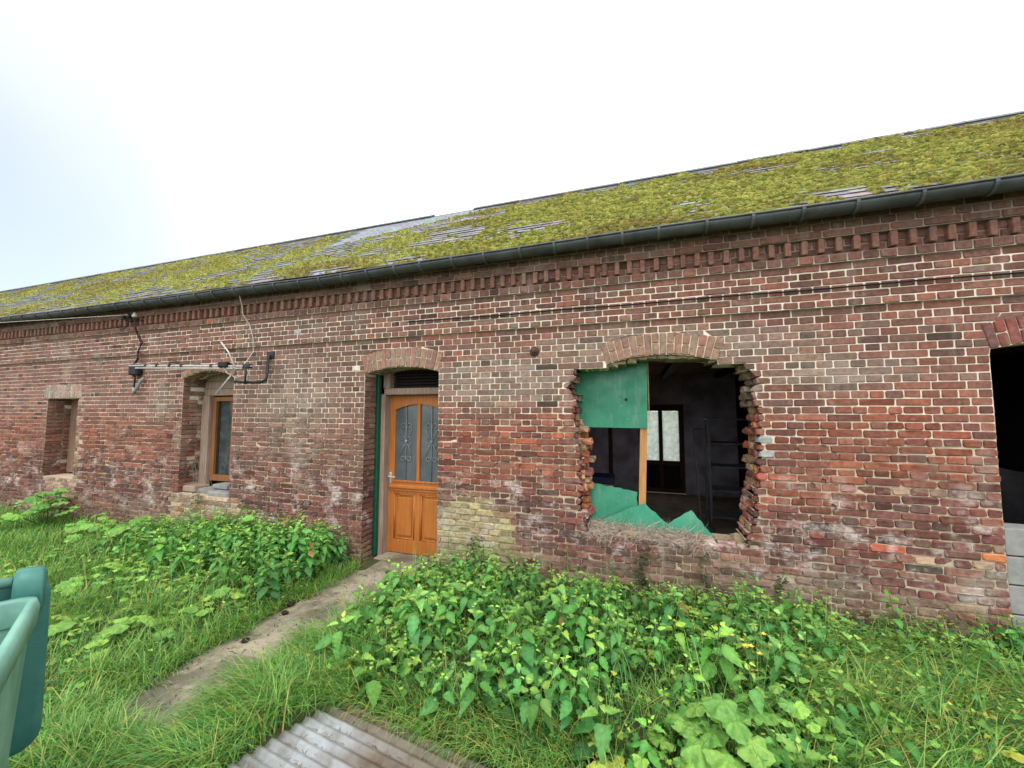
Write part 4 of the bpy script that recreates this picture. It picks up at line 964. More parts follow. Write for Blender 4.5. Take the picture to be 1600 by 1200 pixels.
TS.add(V, [(j*(gx+1)+i, j*(gx+1)+i+1, (j+1)*(gx+1)+i+1, (j+1)*(gx+1)+i) for j in range(gz_) for i in range(gx)]); 
tag(TS.build('black_tarpaulin', MAT['black_rubber'], None, True), 'black crumpled tarpaulin standing inside the right hand doorway', 'tarpaulin')

# ------------------------------------------------------------------ wheeled bin
BU, BV = Vector((-.48, -.88, 0)).normalized(), Vector((.88, -.48, 0)).normalized()      # along the hinge, and hinge to front
BP = Vector((-2.36, -3.03, 0)); bw_, bd_ = .58, .70
bc = BP+BU*bw_/2+BV*bd_/2
BIN = thing('wheeled_bin', 'teal plastic wheeled bin with its lid hanging open', 'bin', (bc.x, bc.y, GZ))
def rr_loop(hw, hd, r, z, cu=0, cv=0, n=5):
    P = []
    for (sx, sy, a0) in ((1, 1, 0), (-1, 1, 90), (-1, -1, 180), (1, -1, 270)):
        for i in range(n): a = R(a0+90*i/(n-1)); P.append((sx*(hw-r)+r*math.cos(a)+cu, sy*(hd-r)+r*math.sin(a)+cv, z))
    return [tuple(bc+BU*p[0]+BV*p[1]+Vector((0, 0, p[2]))) for p in P]
hw, hd = bw_/2, bd_/2
k = MB(); k.loft([rr_loop(hw*.78, hd*.70, .06, GZ+.03, 0, -.06), rr_loop(hw*.80, hd*.72, .06, .1, 0, -.055), rr_loop(hw*.93, hd*.94, .06, .86, 0, 0), rr_loop(hw*.945, hd*.955, .06, .955), rr_loop(hw*.93, hd*.94, .055, .955), rr_loop(hw*.90, hd*.91, .05, .9), rr_loop(hw*.74, hd*.66, .05, .06, 0, -.06)], True, True); at(BIN, k, 'body', 'bin', True)
k = MB(); k.loft([rr_loop(hw*.95, hd*.96, .06, .93), rr_loop(hw*1.0, hd*1.0, .07, .935), rr_loop(hw*1.015, hd*1.01, .07, 1.0), rr_loop(hw*.985, hd*.985, .065, 1.03), rr_loop(hw*.91, hd*.92, .05, 1.032), rr_loop(hw*.89, hd*.90, .05, 1.02), rr_loop(hw*.885, hd*.895, .05, .93)]); at(BIN, k, 'rim', 'bin', True)
k = MB(); 
def PB(u, v, z): return tuple(bc+BU*u+BV*v+Vector((0, 0, z)))
k.tube([PB(-hw*.70, -hd-.045, 1.085), PB(hw*.70, -hd-.045, 1.085)], .019, 10); at(BIN, k, 'handle_bar', 'bin', True)
for s in (-1, 1):
    k = MB(); 
    def lug(u, z0, z1): return [PB(u, -hd+.015, z0), PB(u, -hd-.045, z0-.02), PB(u, -hd-.095, z0+.02), PB(u, -hd-.10, z1-.03), PB(u, -hd-.075, z1), PB(u, -hd-.03, z1), PB(u, -hd-.005, z1-.04)]
    k.loft([lug(s*hw*.72, .97, 1.12), lug(s*hw*.80, .96, 1.125), lug(s*hw*.97, .96, 1.12), lug(s*hw*1.0, .98, 1.10)], True, True); at(BIN, k, 'hinge_lug', 'bin_dark', True)
k = MB(); loops = []
def lid_loop(hwl, z0, z1, v, r=.08, n=5):
    P = []
    for (sx, sz, a0) in ((1, 1, 0), (-1, 1, 90), (-1, -1, 180), (1, -1, 270)):
        for i in range(n): a = R(a0+90*i/(n-1)); P.append((sx*(hwl-r)+r*math.cos(a), (z0+z1)/2+sz*((z1-z0)/2-r)+r*math.sin(a)))
    return [PB(u, v-.08*(1.08-z), z) for u, z in P]
k.loft([lid_loop(hw*1.03, .36, 1.08, -hd-.055), lid_loop(hw*1.045, .35, 1.085, -hd-.065), lid_loop(hw*1.04, .355, 1.085, -hd-.10), lid_loop(hw*.99, .39, 1.06, -hd-.135, .1), lid_loop(hw*.6, .55, .95, -hd-.155, .1)], True, True); at(BIN, k, 'lid', 'bin_dark', True)
for s in (-1, 1):
    k = MB(); loops = []
    for u, rr_ in ((s*hw*.80, .085), (s*hw*.80, .10), (s*hw*.97, .10), (s*hw*.97, .085)): loops.append([PB(u, -hd+.06+rr_*math.cos(a*math.pi/8), GZ+.10+rr_*math.sin(a*math.pi/8)) for a in range(16)])
    k.loft(loops, True, True); at(BIN, k, 'wheel', 'black_rubber', True)

# ------------------------------------------------------------------ corrugated sheet lying on the ground
CS = MB(); a_ = R(-8); L_, Wd = 1.45, 1.15; nu, nv = 30, 15*10
V = []; C = []
for j in range(nv+1):
    w_ = Wd*j/nv
    for i in range(nu+1):
        u = L_*i/nu; x = -1.84+u*math.cos(a_)+w_*math.sin(a_)*1.0-.22*w_; y = -1.90+u*math.sin(a_)-w_*math.cos(a_)
        V.append((x, y, GZ+.035+.0095*math.cos(2*math.pi*w_/.060)+.01*math.sin(u*2.1+.4)+.012*(n2(x, y, 2, 12)-.5)))
        d = ss(n2(x*1.5, y*5, 1, 17)+.55*ss(u, .75, 1.3)+.35*ss(w_, .16, .02), .50, .78); C.append(tuple(1*(1-d)+lin((150, 134, 118))[q]*1.6*d for q in range(3)))
CS.add(V, [(j*(nu+1)+i, j*(nu+1)+i+1, (j+1)*(nu+1)+i+1, (j+1)*(nu+1)+i)[::-1] for j in range(nv) for i in range(nu)], C)
cs = CS.build('corrugated_sheet', MAT['tin'], None, True); sm = cs.modifiers.new('thick', 'SOLIDIFY'); sm.thickness = .0015
tag(cs, 'galvanised corrugated metal sheet lying on the ground in the foreground', 'metal sheet')
# ------------------------------------------------------------------ vegetation
def nettle_leaf(n=11, droop=.26, tw=0., cup=.12):
    V = []; Fc = []
    for i in range(n+1):
        t = i/n; wdt = .33*(math.sin(math.pi*t**.62)**.9)*(1-.25*t)+(.05 if i == 0 else 0) if i < n else 0
        if 0 < i < n: wdt *= (1.10 if i % 2 else .92)
        zc = -droop*t*t; pl = (.028 if i % 2 else -.022); V += [(t+(.03 if i % 2 else 0), -wdt, zc+(cup-tw*t)*wdt/.36+pl), (t, tw*t*t*.3, zc+pl*.3), (t+(.03 if i % 2 else 0), wdt, zc+(cup+tw*t)*wdt/.36+pl)]
    for i in range(n):
        a = i*3
        for q in (0, 1): Fc += [(a+q, a+3+q, a+4+q), (a+q, a+4+q, a+1+q)]
    return np.array(V), np.array(Fc), np.array([(1.0, 1.0, 1.0), (1.25, 1.18, 1.2), (1.0, 1.0, 1.0)]*(n+1))
def mallow_leaf(lobes=5, m=31, deep=.28, seed=0):
    rr = random.Random(seed); V = [(0, 0, 0)]; Fc = []; C = [(1.3, 1.25, 1.2)]
    for r in (.5, 1.0):
        for i in range(m):
            a = -math.pi+.22+(2*math.pi-.44)*i/(m-1); lob = abs(math.cos(a*lobes/2))**.7; f = r*((1-deep)+deep*lob) if r == 1 else r*(.92+.08*lob)
            f *= 1+(.05 if i % 2 else -.05)*(r == 1)+rr.uniform(-.03, .03); z = .11*r*math.cos(a*lobes)+(-.20 if r == 1 else .03)+rr.uniform(-.03, .03)
            V.append((.35+f*math.cos(a)*.9 if r == 1 else .2+f*math.cos(a)*.9, f*math.sin(a), z)); v = 1.22 if (r < 1 and lob > .93) else 1.; C.append((v, v, v))
    for i in range(m-1): Fc += [(0, 1+i, 2+i), (1+i, 1+m+i, 2+m+i), (1+i, 2+m+i, 2+i)]
    return np.array(V), np.array(Fc), np.array(C)
def round_leaf():
    rad = [.30, .62, .52, .85, .92, .74, 1.0, .74, .92, .85, .52, .62, .30]; n = len(rad)
    V = [(0, 0, 0)]+[(.42*r*math.cos(a)+.36, .52*r*math.sin(a), .10*abs(math.sin(a))-.10*r*(i % 2)-.04) for i, (r, a) in enumerate(zip(rad, [math.pi*(-.92+1.84*i/(n-1)) for i in range(n)]))]
    return np.array(V), np.array([(0, 1+i, 2+i) for i in range(n-1)]), np.array([(1.2, 1.15, 1.1)]+[(1., 1., 1.)]*n)
LNS = [nettle_leaf(11), nettle_leaf(11, .5, .12, .2), nettle_leaf(11, .12, -.15, .05), nettle_leaf(9, .36, .2, -.08)]
LN, LM, LM2, LRD = LNS[0], mallow_leaf(5, 31, .28, 1), mallow_leaf(7, 35, .2, 2), round_leaf()
def frame(d, roll=0.):
    d = Vector(d).normalized(); s = Vector((0, 0, 1)).cross(d); s = s.normalized() if s.length > .05 else Vector((1, 0, 0)); n = d.cross(s)
    c, q = math.cos(roll), math.sin(roll); s2 = s*c+n*q; n2_ = n*c-s*q
    return np.array([[d[i], s2[i], n2_[i]] for i in range(3)])
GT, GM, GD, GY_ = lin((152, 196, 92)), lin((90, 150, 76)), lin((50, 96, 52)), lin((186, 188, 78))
def jit(c, s=.18): f = rng.uniform(1-s, 1+s); return (c[0]*f*rng.uniform(.9, 1.12), c[1]*f, c[2]*f*rng.uniform(.85, 1.1))
def nettle(h, size=1.):
    """leaves [(A, T, col)] and stem points, plant-local"""
    tb = rng.uniform(.7, 1.2); tint = (tb*rng.uniform(.85, 1.15), tb, tb*rng.uniform(.75, 1.2)); la = rng.uniform(0, 6.28); lean = rng.uniform(.03, .22)*h; n = max(6, int(h/.043)); ph = rng.uniform(0, 6.28); out = []; st = []
    P = lambda t: Vector((math.cos(la)*lean*t*t, math.sin(la)*lean*t*t, h*t))
    for i in range(6): st.append(P(i/5))
    for i in range(n):
        t = .18+.82*i/(n-1); p = P(t); ln = size*(.045+.075*math.sin(math.pi*min(1, .12+t*.80))**1.2)*(1 if t < .9 else .62)*rng.uniform(.85, 1.15)
        for s in (0, 1):
            if t < .5 and rng.random() < .18: continue
            a = ph+i*math.pi/2+s*math.pi+rng.uniform(-.3, .3); el = R(rng.uniform(-38, -8) if t < .8 else rng.uniform(0, 40)); d = Vector((math.cos(a)*math.cos(el), math.sin(a)*math.cos(el), math.sin(el)))
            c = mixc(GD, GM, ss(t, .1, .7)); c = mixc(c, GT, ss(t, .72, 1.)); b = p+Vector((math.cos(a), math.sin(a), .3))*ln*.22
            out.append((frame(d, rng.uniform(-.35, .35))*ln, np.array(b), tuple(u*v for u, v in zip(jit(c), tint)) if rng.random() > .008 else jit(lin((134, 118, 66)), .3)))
    return out, st
def mallow(r, h, nl, size, yellow=0.):
    out = []; st = []
    for i in range(int(nl*1.35)):
        a = rng.uniform(0, 6.28); rad = r*math.sqrt(rng.uniform(.03, 1)); z = h*(1-.55*(rad/r)**2)*rng.uniform(.6, 1.08); p = Vector((math.cos(a)*rad, math.sin(a)*rad, z)); ln = size*rng.uniform(.5, 1.0)
        el = R(rng.uniform(-30, 12)); a2 = a+rng.uniform(-.7, .7); d = Vector((math.cos(a2)*math.cos(el), math.sin(a2)*math.cos(el), math.sin(el)))
        c = mixc(GM, GT, rng.uniform(.1, .85)); c = mixc(c, GY_, yellow*rng.uniform(.4, 1))
        out.append((frame(d, rng.uniform(-.3, .3))*ln, np.array(p-d*ln*.3), jit(c))); st.append([(0, 0, 0), tuple(p*.6+Vector((0, 0, .02))), tuple(p-d*ln*.25)])
    return out, st
ME_ = {}
def leaf_mesh(nm, base):
    if nm not in ME_:
        me = bpy.data.meshes.new('leaf'); me.from_pydata([tuple(v) for v in base[0]], [], [tuple(int(i) for i in f) for f in base[1]]); me.polygons.foreach_set('use_smooth', [True]*len(me.polygons))
        at_ = me.color_attributes.new('Col', 'FLOAT_COLOR', 'POINT'); at_.data.foreach_set('color', np.concatenate([base[2], np.ones((len(base[2]), 1))], 1).astype(np.float32).ravel()); me.materials.append(MAT['leaf']); ME_[nm] = me
    return ME_[nm]
def gz(x, y): return float(gheight(np.array([x]), np.array([y]))[0])
def hero(name, label, cat, group, x, y, leaves, stems, mname, base, sr=.004):
    e = thing(name, label, cat, (x, y, gz(x, y)-.005), group); k = MB()
    for s in stems: k.tube([Vector(p)+Vector((x, y, gz(x, y)-.005)) for p in s], [sr*(1-.5*i/max(1, len(s)-1)) for i in range(len(s))], 5)
    at(e, k, 'stem', 'stem', True)
    for A_, T_, c in leaves:
        q = rng.randrange(4); me = leaf_mesh(mname+str(q), LNS[q]) if mname == 'nettle' else leaf_mesh(mname, base); o = bpy.data.objects.new('leaf', me); COL.objects.link(o); o.parent = e; mtx = Matrix([list(A_[i])+[T_[i]] for i in range(3)]+[[0, 0, 0, 1]]); o.matrix_local = mtx; o.color = (c[0], c[1], c[2], 1)
    return e
mass_parts = {'nettle0': [[], [], []], 'nettle1': [[], [], []], 'nettle2': [[], [], []], 'nettle3': [[], [], []], 'mallow': [[], [], []], 'round': [[], [], []]}
SM = MB()
def to_mass(key, x, y, leaves, stems, sr=.0035):
    z = gz(x, y)-.005
    for A_, T_, c in leaves: m = mass_parts[key+str(rng.randrange(4)) if key == 'nettle' else key]; m[0].append(A_); m[1].append(T_+np.array((x, y, z))); m[2].append(c)
    for s in stems: SM.tube([Vector(p)+Vector((x, y, z)) for p in s], sr, 3, (1, 1, 1), False)
def on_path(x, y, m=0.): return -3.28-m+.3*(n2(y, x, 2.2, 7)-.5) < x < -2.36+m+.3*(n2(y, x, 2.2, 9)-.5) and y > -2.6-m
def on_sheet(x, y, m=0.): return -2.1-m < x < -.66+m and -3.2 < y < -1.86+m-.1*(x+1.8)
# -- single plants one can pick out
H_R = 'nettles standing in the front of the weed bank'; cnt = 0; spots = []
tries = 0
while cnt < 46 and tries < 4000:
    tries += 1; x = rng.uniform(-2.25, .75) if rng.random() < .3 else rng.uniform(-2.25, -.2); y = rng.uniform(-1.85, -.55)
    if on_path(x, y, .08) or on_sheet(x, y, .05) or any(math.dist((x, y), p) < .17 for p in spots): continue
    if y < -1.5 and x > .1: continue
    spots.append((x, y)); cnt += 1; h = rng.uniform(.30, .50)*(1.0 if y > -1.5 else .85)*(.6+.8*n2(x, y, 1.7, 201)); lv, st = nettle(h, rng.uniform(.75, 1.3))
    lab = 'leafy green nettle between the concrete path and the broken window' if x < -.9 else 'leafy green nettle in the weeds below the broken window'
    hero('nettle_plant', lab, 'nettle', 'nettles beside the path' if x < -.9 else 'nettles below the broken window', x, y, lv, [st], 'nettle', LN)
spots2 = []; tries = 0
while len(spots2) < 32 and tries < 3000:
    tries += 1; x = rng.uniform(-5.4, -3.3); y = rng.uniform(-1.1, -.14)
    if any(math.dist((x, y), p) < .18 for p in spots2): continue
    spots2.append((x, y)); h = rng.uniform(.44, .68)*(1 if y > -.7 else .72); lv, st = nettle(h, rng.uniform(.85, 1.15))
    hero('nettle_plant', 'tall nettle growing against the wall left of the orange door', 'nettle', 'nettles left of the door', x, y, lv, [st], 'nettle', LN)
for (x, y, r, h, nl, sz, ye, lab) in [(.42, -1.66, .24, .40, 20, .105, 0, 'broad pale green mallow in the front of the weeds below the broken window'), (.78, -1.42, .2, .34, 14, .095, 0, 'mallow with round leaves just right of the broadest mallow'), (.12, -1.84, .2, .22, 13, .085, .15, 'low mallow at the very bottom of the picture'), (-.22, -1.86, .15, .14, 9, .075, 1., 'yellowing wilted mallow beside the corrugated sheet'), (.58, -1.98, .22, .26, 13, .09, 0, 'mallow at the bottom edge in front of the broad mallow'),
        (-1.75, -1.02, .2, .38, 14, .08, .05, 'pale lobed mallow at the right edge of the concrete path'), (.9, -.62, .22, .26, 12, .075, .1, 'mallow low against the wall right under the broken window'), (-9.0, -.32, .42, .58, 26, .12, 0, 'big dark mallow bush against the wall below the far narrow window'), (-7.6, -.42, .34, .34, 15, .11, 0, 'spreading mallow between the two left windows'), (-6.75, -.38, .3, .42, 14, .12, 0, 'mallow with large leaves left of the pale brick patch'),
        (-4.7, -.28, .3, .55, 16, .11, 0, 'tall mallow by the wall among the nettles left of the door'), (-3.75, -1.32, .22, .26, 13, .08, .1, 'grey green mallow hanging over the left path edge'), (-3.95, -1.85, .26, .17, 12, .10, .1, 'flat mallow in the grass left of the path'), (-4.7, -2.1, .3, .16, 10, .11, .2, 'flat wide leaved mallow in the lawn near the bin'), (-5.4, -1.3, .3, .25, 12, .10, .1, 'mallow in the grass in front of the deep brown window')]:
    lv, st = mallow(r, h, nl, sz, ye); base = rng.choice((LM, LM2)); e = hero('mallow_plant', lab, 'plant', None, x, y, lv, st, 'mallow5' if base is LM else 'mallow7', base, .005)
# flowering weed
fx, fy = .62, -.95; e = thing('flowering_weed', 'low weed with small yellow flowers below the broken window', 'flower', (fx, fy, gz(fx, fy)))
k = MB(); kf = []
MAT['petal'] = simple('yellow_petal', lin((232, 208, 90)), lin((220, 190, 80)), 30, .7, .05)
for i in range(9):
    px_, py_ = fx+rng.uniform(-.14, .14), fy+rng.uniform(-.1, .1); hz = rng.uniform(.26, .36); b = Vector((px_, py_, gz(px_, py_))); tp = b+Vector((rng.uniform(-.03, .03), rng.uniform(-.03, .03), hz)); k.tube([b, (b+tp)/2, tp], .0025, 4)
    f = MB()
    for q in range(5): a = q*1.257; d = Vector((math.cos(a), math.sin(a), .35)); s = Vector((-math.sin(a), math.cos(a), 0)); f.add([tp, tp+d*.011+s*.008, tp+d*.022, tp+d*.011-s*.008], [(0, 1, 2, 3)])
    at(e, f, 'flower', 'petal')
at(e, k, 'stem', 'stem')
# -- the mass of weeds nobody could count
for i in range(640):
    x = rng.uniform(-2.3, 3.8); y = rng.uniform(-1.8, -.08)
    if rng.random() < .25: y = -abs(rng.gauss(0, .3))-.06
    if on_path(x, y, .03) or on_sheet(x, y, .05): continue
    if x > 1.2 and y < -.8 and rng.random() < .7: continue
    if x > -.6 and y < -1.2 and rng.random() < .6: continue
    if n2(x, y, 1.5, 203) < .40: continue
    h = (.36 if y > -.5 else .36)*rng.uniform(.45, 1.15)*(.45+1.1*n2(x, y, 1.9, 201))*(1 if x < 1.2 else .85); lv, st = nettle(h, rng.uniform(.6, .95)); to_mass('nettle', x, y, lv, [st])
for i in range(230):
    x = rng.uniform(-6.6, -3.3); y = -abs(rng.gauss(0, .55))-.1
    if y < -1.5+.25*(-4-x)*(x < -4) or on_path(x, y): continue
    h = rng.uniform(.2, .5)*ss(y, -1.8, -.5)*(1 if x > -5.6 else .7)+.08; lv, st = nettle(h, rng.uniform(.65, 1.0)); to_mass('nettle', x, y, lv, [st])
for i in range(330):
    x = rng.choice((rng.uniform(-2.2, 3.6), rng.uniform(-2.2, 3.6), rng.uniform(-7, -3.4))); y = rng.uniform(-1.6, -.1)
    if on_path(x, y, .12) or on_sheet(x, y, .2): continue
    if n2(x, y, 1.5, 203) > .56: continue
    lv, st = mallow(.16, rng.uniform(.12, .34), 8, rng.uniform(.028, .055), rng.choice((0, 0, .1, .3, .8))); to_mass('mallow', x, y, lv, st)
def low_cover(n, x0, x1, y0, y1, hmax, size, cols, wallbias=False):
    for i in range(n):
        x = rng.uniform(x0, x1); y = y1-(y1-y0)*(rng.random()**(1.7 if wallbias else 1))
        if on_path(x, y, -.02) or on_sheet(x, y, -.04): continue
        if n2(x, y, 2.2, 77) < .36: continue
        z = rng.uniform(.01, hmax)*(.5+n2(x, y, 3, 78)); ln = size*rng.uniform(.6, 1.3); a = rng.uniform(0, 6.28); el = R(rng.uniform(-25, 35)); d = (math.cos(a)*math.cos(el), math.sin(a)*math.cos(el), math.sin(el)); m = mass_parts['round']
        m[0].append(frame(d, rng.uniform(-.4, .4))*ln); m[1].append(np.array((x, y, gz0_(x, y)+z))); m[2].append(jit(rng.choice(cols), .25))
def gz0_(x, y): return GZ
COLS_A = [GM, GM, GD, GT, mixc(GD, (.05, .09, .03), .5), lin((110, 140, 70)), lin((150, 170, 70))]
low_cover(7500, -2.3, 3.8, -1.9, -.02, .20, .042, COLS_A, True); low_cover(6500, .4, 3.8, -1.5, -.02, .30, .034, COLS_A+[lin((176, 170, 80))], True); low_cover(2600, -7, -3.2, -1.5, -.02, .22, .045, COLS_A, True); low_cover(2200, -9, -3.2, -2.9, -.3, .10, .055, COLS_A); low_cover(500, -2.4, -.3, -2.2, -1.4, .06, .03, COLS_A)
for i in range(90):
    x = rng.choice((rng.uniform(-2.1, 3.2), rng.uniform(-6.2, -3.5))); y = rng.uniform(-.9, -.08); h = rng.uniform(.38, .62); lv, st = nettle(h, rng.uniform(.4, .7)); lv = [l for l in lv if rng.random() < .6]; to_mass('nettle', x, y, lv, [st], .003)
prts = []
for key, base in (('nettle0', LNS[0]), ('nettle1', LNS[1]), ('nettle2', LNS[2]), ('nettle3', LNS[3]), ('mallow', LM), ('round', LRD)):
    a, t, c = mass_parts[key]; prts.append(scatter(base[0], base[1], np.array(a), np.array(t), np.array(c), base[2]))
V, Fc, C = join(prts); o = tri_mesh('weeds', V, Fc, C, MAT['leaf'], None, True); kind(o, 'stuff'); tag(o, 'dense green weeds and creeping plants along the wall foot', 'weeds')
o = SM.build('weed_stalks', MAT['stem']); kind(o, 'stuff'); tag(o, 'thin stalks in the dense weeds along the wall', 'stalks')
print('weed tris', len(Fc))
# -- grass
def blades(x, y, z, ln, wd, lean, az, col, curve=.9):
    n = len(x); t = np.array([0, .4, .75, 1.]); V = np.zeros((n, 7, 3)); dx, dy = np.cos(az), np.sin(az); sx, sy = -dy, dx
    idx = 0
    for i, tt in enumerate(t):
        hor = ln*(lean*tt*.45+lean*curve*tt*tt*.6); ver = ln*tt*np.sqrt(np.clip(1-(lean*tt*.75)**2, .05, 1))-ln*lean*curve*tt**3*.35
        cx, cy, cz = x+dx*hor, y+dy*hor, z+ver; w_ = wd*(1, .85, .5, 0)[i]
        if i < 3:
            V[:, idx] = np.stack([cx-sx*w_, cy-sy*w_, cz], 1); V[:, idx+1] = np.stack([cx+sx*w_, cy+sy*w_, cz], 1); idx += 2
        else: V[:, idx] = np.stack([cx, cy, cz], 1)
    F0 = np.array([(0, 1, 3), (0, 3, 2), (2, 3, 5), (2, 5, 4), (4, 5, 6)]); Fc = F0[None]+(np.arange(n)*7)[:, None, None]
    return V.reshape(-1, 3), Fc.reshape(-1, 3), np.repeat(col, 7, axis=0)
GP = np.array([lin(c) for c in ((102, 156, 70), (120, 170, 80), (86, 138, 62), (138, 180, 94), (96, 152, 86), (156, 182, 98))])
def gcol(n, yel=.04, pal=None):
    p = GP if pal is None else pal
    c = p[NR.randint(0, len(p), n)]*NR.uniform(.75, 1.2, n)[:, None]; m = NR.rand(n) < yel; c[m] = np.array(lin((188, 170, 96)))*NR.uniform(.8, 1.15, m.sum())[:, None]; return c
def field(n, x0, x1, y0, y1, l0, l1, w0, w1, lean, yel=.04, mask=None, az=None, thin=.0):
    x = NR.uniform(x0, x1, n); y = NR.uniform(y0, y1, n); ne = fb(np.stack([y*2.6, x*.7], 1), 171, 3)-.5; ne2 = fb(np.stack([y*2.6+9, x*.7], 1), 173, 3)-.5; k = ~((x > -3.19+.5*ne) & (x < -2.44+.5*ne2) & (y > -2.58+.4*ne)); k &= ~((x > -2.05) & (x < -.70) & (y < -1.92-.1*(x+1.8)) & (y > -3.1))
    k &= fb(np.stack([x*2.5, y*2.5], 1), 131, 2) > thin
    if mask is not None: k &= mask(x, y)
    x, y = x[k], y[k]; n = len(x); cl = fb(np.stack([x*3, y*3], 1), 141, 2); ln = NR.uniform(l0, l1, n)*(.6+.8*cl)
    a = NR.uniform(0, 6.28, n) if az is None else az+NR.normal(0, .6, n); le = NR.uniform(lean[0], lean[1], n)
    return blades(x, y, gheight(x, y)-.01, ln, NR.uniform(w0, w1, n), le, a, gcol(n, yel))
gp = [field(24000, -6.5, -2.3, -3.3, -.02, .10, .22, .0022, .0042, (.3, 1.0), .05),
      field(34000, -14, -6.0, -3.6, -.02, .12, .24, .0035, .0065, (.3, .9), .03),
      field(9500, -2.5, 3.9, -2.3, -.02, .10, .24, .002, .0038, (.3, 1.0), .05),
      field(9000, .7, 3.9, -2.0, -.25, .26, .48, .0024, .0042, (.6, 1.15), .10, None, -.4, .40),
      field(4200, -2.48, -1.75, -2.6, -1.45, .22, .40, .0022, .0042, (.6, 1.15), .05, None, R(215)),
      field(1400, -3.45, -3.1, -2.5, -.2, .14, .26, .002, .0038, (.5, 1.1), .06, None, R(-20)), field(1200, -2.5, -2.25, -2.4, -.2, .14, .30, .002, .0038, (.5, 1.1), .06, None, R(200)),
      field(2600, -1.9, -.3, -2.0, -1.6, .12, .28, .002, .0035, (.5, 1.1), .15, None, R(240)), field(2600, -3.4, -2.1, -2.9, -2.35, .14, .30, .002, .004, (.5, 1.1), .06)]
gp += [field(2600, -2.35, 3.8, -1.9, -.1, .32, .55, .0016, .003, (.3, 1.1), .12), field(1600, -7, -3.3, -1.6, -.1, .3, .55, .0018, .003, (.3, 1.1), .1)]
# long tufts
for (tx, ty, nb, L0) in [(1.25, -1.15, 260, .5), (1.7, -.95, 240, .5), (1.55, -1.3, 220, .45), (2.2, -.8, 220, .45), (.15, -1.45, 90, .35), (-1.0, -1.72, 120, .3), (-1.3, -1.75, 110, .3), (-2.05, -1.9, 200, .38), (-2.15, -2.15, 220, .4), (-1.95, -1.65, 150, .36), (-4.2, -1.5, 160, .36), (-5.0, -1.7, 160, .36), (-6., -1.5, 160, .34), (-3.6, -2.2, 160, .3), (-2.9, -2.62, 170, .3)]:
    x = tx+NR.normal(0, .06, nb); y = ty+NR.normal(0, .06, nb); gp.append(blades(x, y, gheight(x, y)-.01, NR.uniform(.6, 1.1, nb)*L0, NR.uniform(.0022, .004, nb), NR.uniform(.35, 1.2, nb), NR.uniform(0, 6.28, nb), gcol(nb, .14 if tx > 1 else .05)))
V, Fc, C = join(gp); o = tri_mesh('grass', V, Fc, C, MAT['grass'], None); kind(o, 'stuff'); tag(o, 'rough green grass in front of the brick building', 'grass'); print('grass tris', len(Fc))
# -- straw on the broken sill, dead stalks below it, litter on the sheet and path
def strands(p0, d, ln, wd, col):
    n = len(p0); pts = [p0]; d = d/np.linalg.norm(d, axis=1)[:, None]
    for i in range(3): d = d+NR.normal(0, .35, (n, 3)); d /= np.linalg.norm(d, axis=1)[:, None]; pts.append(pts[-1]+d*(ln/3)[:, None])
    up = np.stack([NR.normal(0, .5, n), NR.normal(-1, .3, n), NR.normal(0, 1, n)], 1); sd_ = np.cross(d, up); sd_ /= np.linalg.norm(sd_, axis=1)[:, None]; sd_ *= wd[:, None]
    V = np.stack([pts[0]-sd_, pts[0]+sd_, pts[1]-sd_, pts[1]+sd_, pts[2]-sd_, pts[2]+sd_, pts[3]], 1); F0 = np.array([(0, 1, 3), (0, 3, 2), (2, 3, 5), (2, 5, 4), (4, 5, 6)])
    return V.reshape(-1, 3), (F0[None]+(np.arange(n)*7)[:, None, None]).reshape(-1, 3), np.repeat(col, 7, axis=0)
n = 2200; x = NR.uniform(-.5, .56, n); t_ = (x+.48)/1.03; y = NR.uniform(-.045, .2, n); z = .56+NR.rand(n)**1.5*(.10-.05*t_)*np.clip((y+.06)/.12, .2, 1)
s1 = strands(np.stack([x, y, z], 1), np.stack([NR.normal(0, 1, n), NR.normal(-.2, .5, n), NR.normal(0, .22, n)], 1), NR.uniform(.05, .2, n), NR.uniform(.0008, .0016, n), np.array(lin((206, 190, 166)))[None]*NR.uniform(.45, 1.15, n)[:, None])
n = 110; x = NR.choice([.0, .15, .5, .62, .8], n)+NR.normal(0, .09, n); z = NR.uniform(.12, .5, n); s2 = blades(x, -.015-NR.rand(n)*.03, z, NR.uniform(.08, .22, n), np.full(n, .0013), NR.uniform(.1, .5, n), NR.choice([0, math.pi], n)+NR.normal(0, .15, n), np.array(lin((196, 180, 150)))[None]*NR.uniform(.7, 1.1, n)[:, None])
V, Fc, C = join([s1, s2]); o = tri_mesh('dry_straw', V, Fc, C/ np.array(lin((150, 135, 110)))[None], MAT['straw'], None); kind(o, 'stuff'); tag(o, 'dry straw heaped on the broken sill', 'straw')
n = 2600; x = NR.uniform(-2.0, -.3, n); y = NR.uniform(-2.75, -1.75, n); m = (fb(np.stack([x*4, y*4], 1), 151, 2)+.30*np.clip((x+1.2)/.8, 0, 1)+.25*(y > -1.98)) > .52; x, y = x[m], y[m]; n = len(x)
s1 = blades(x, y, np.full(n, GZ+.03), NR.uniform(.012, .05, n), NR.uniform(.001, .002, n), np.full(n, 1.25), NR.uniform(0, 6.28, n), np.array([(1.6, 1.5, 1.4)]*n)*NR.uniform(.6, 1.7, n)[:, None], 1.6)
n = 700; x = NR.choice([-3.12, -2.5, -2.8], n)+NR.normal(0, .1, n); y = NR.uniform(-2.4, -.1, n); s2 = blades(x, y, np.full(n, GZ+.025), NR.uniform(.01, .05, n), NR.uniform(.0015, .004, n), np.full(n, 1.25), NR.uniform(0, 6.28, n), np.array([(.8, .7, .5)]*n)*NR.uniform(.3, 1.4, n)[:, None], 1.6)
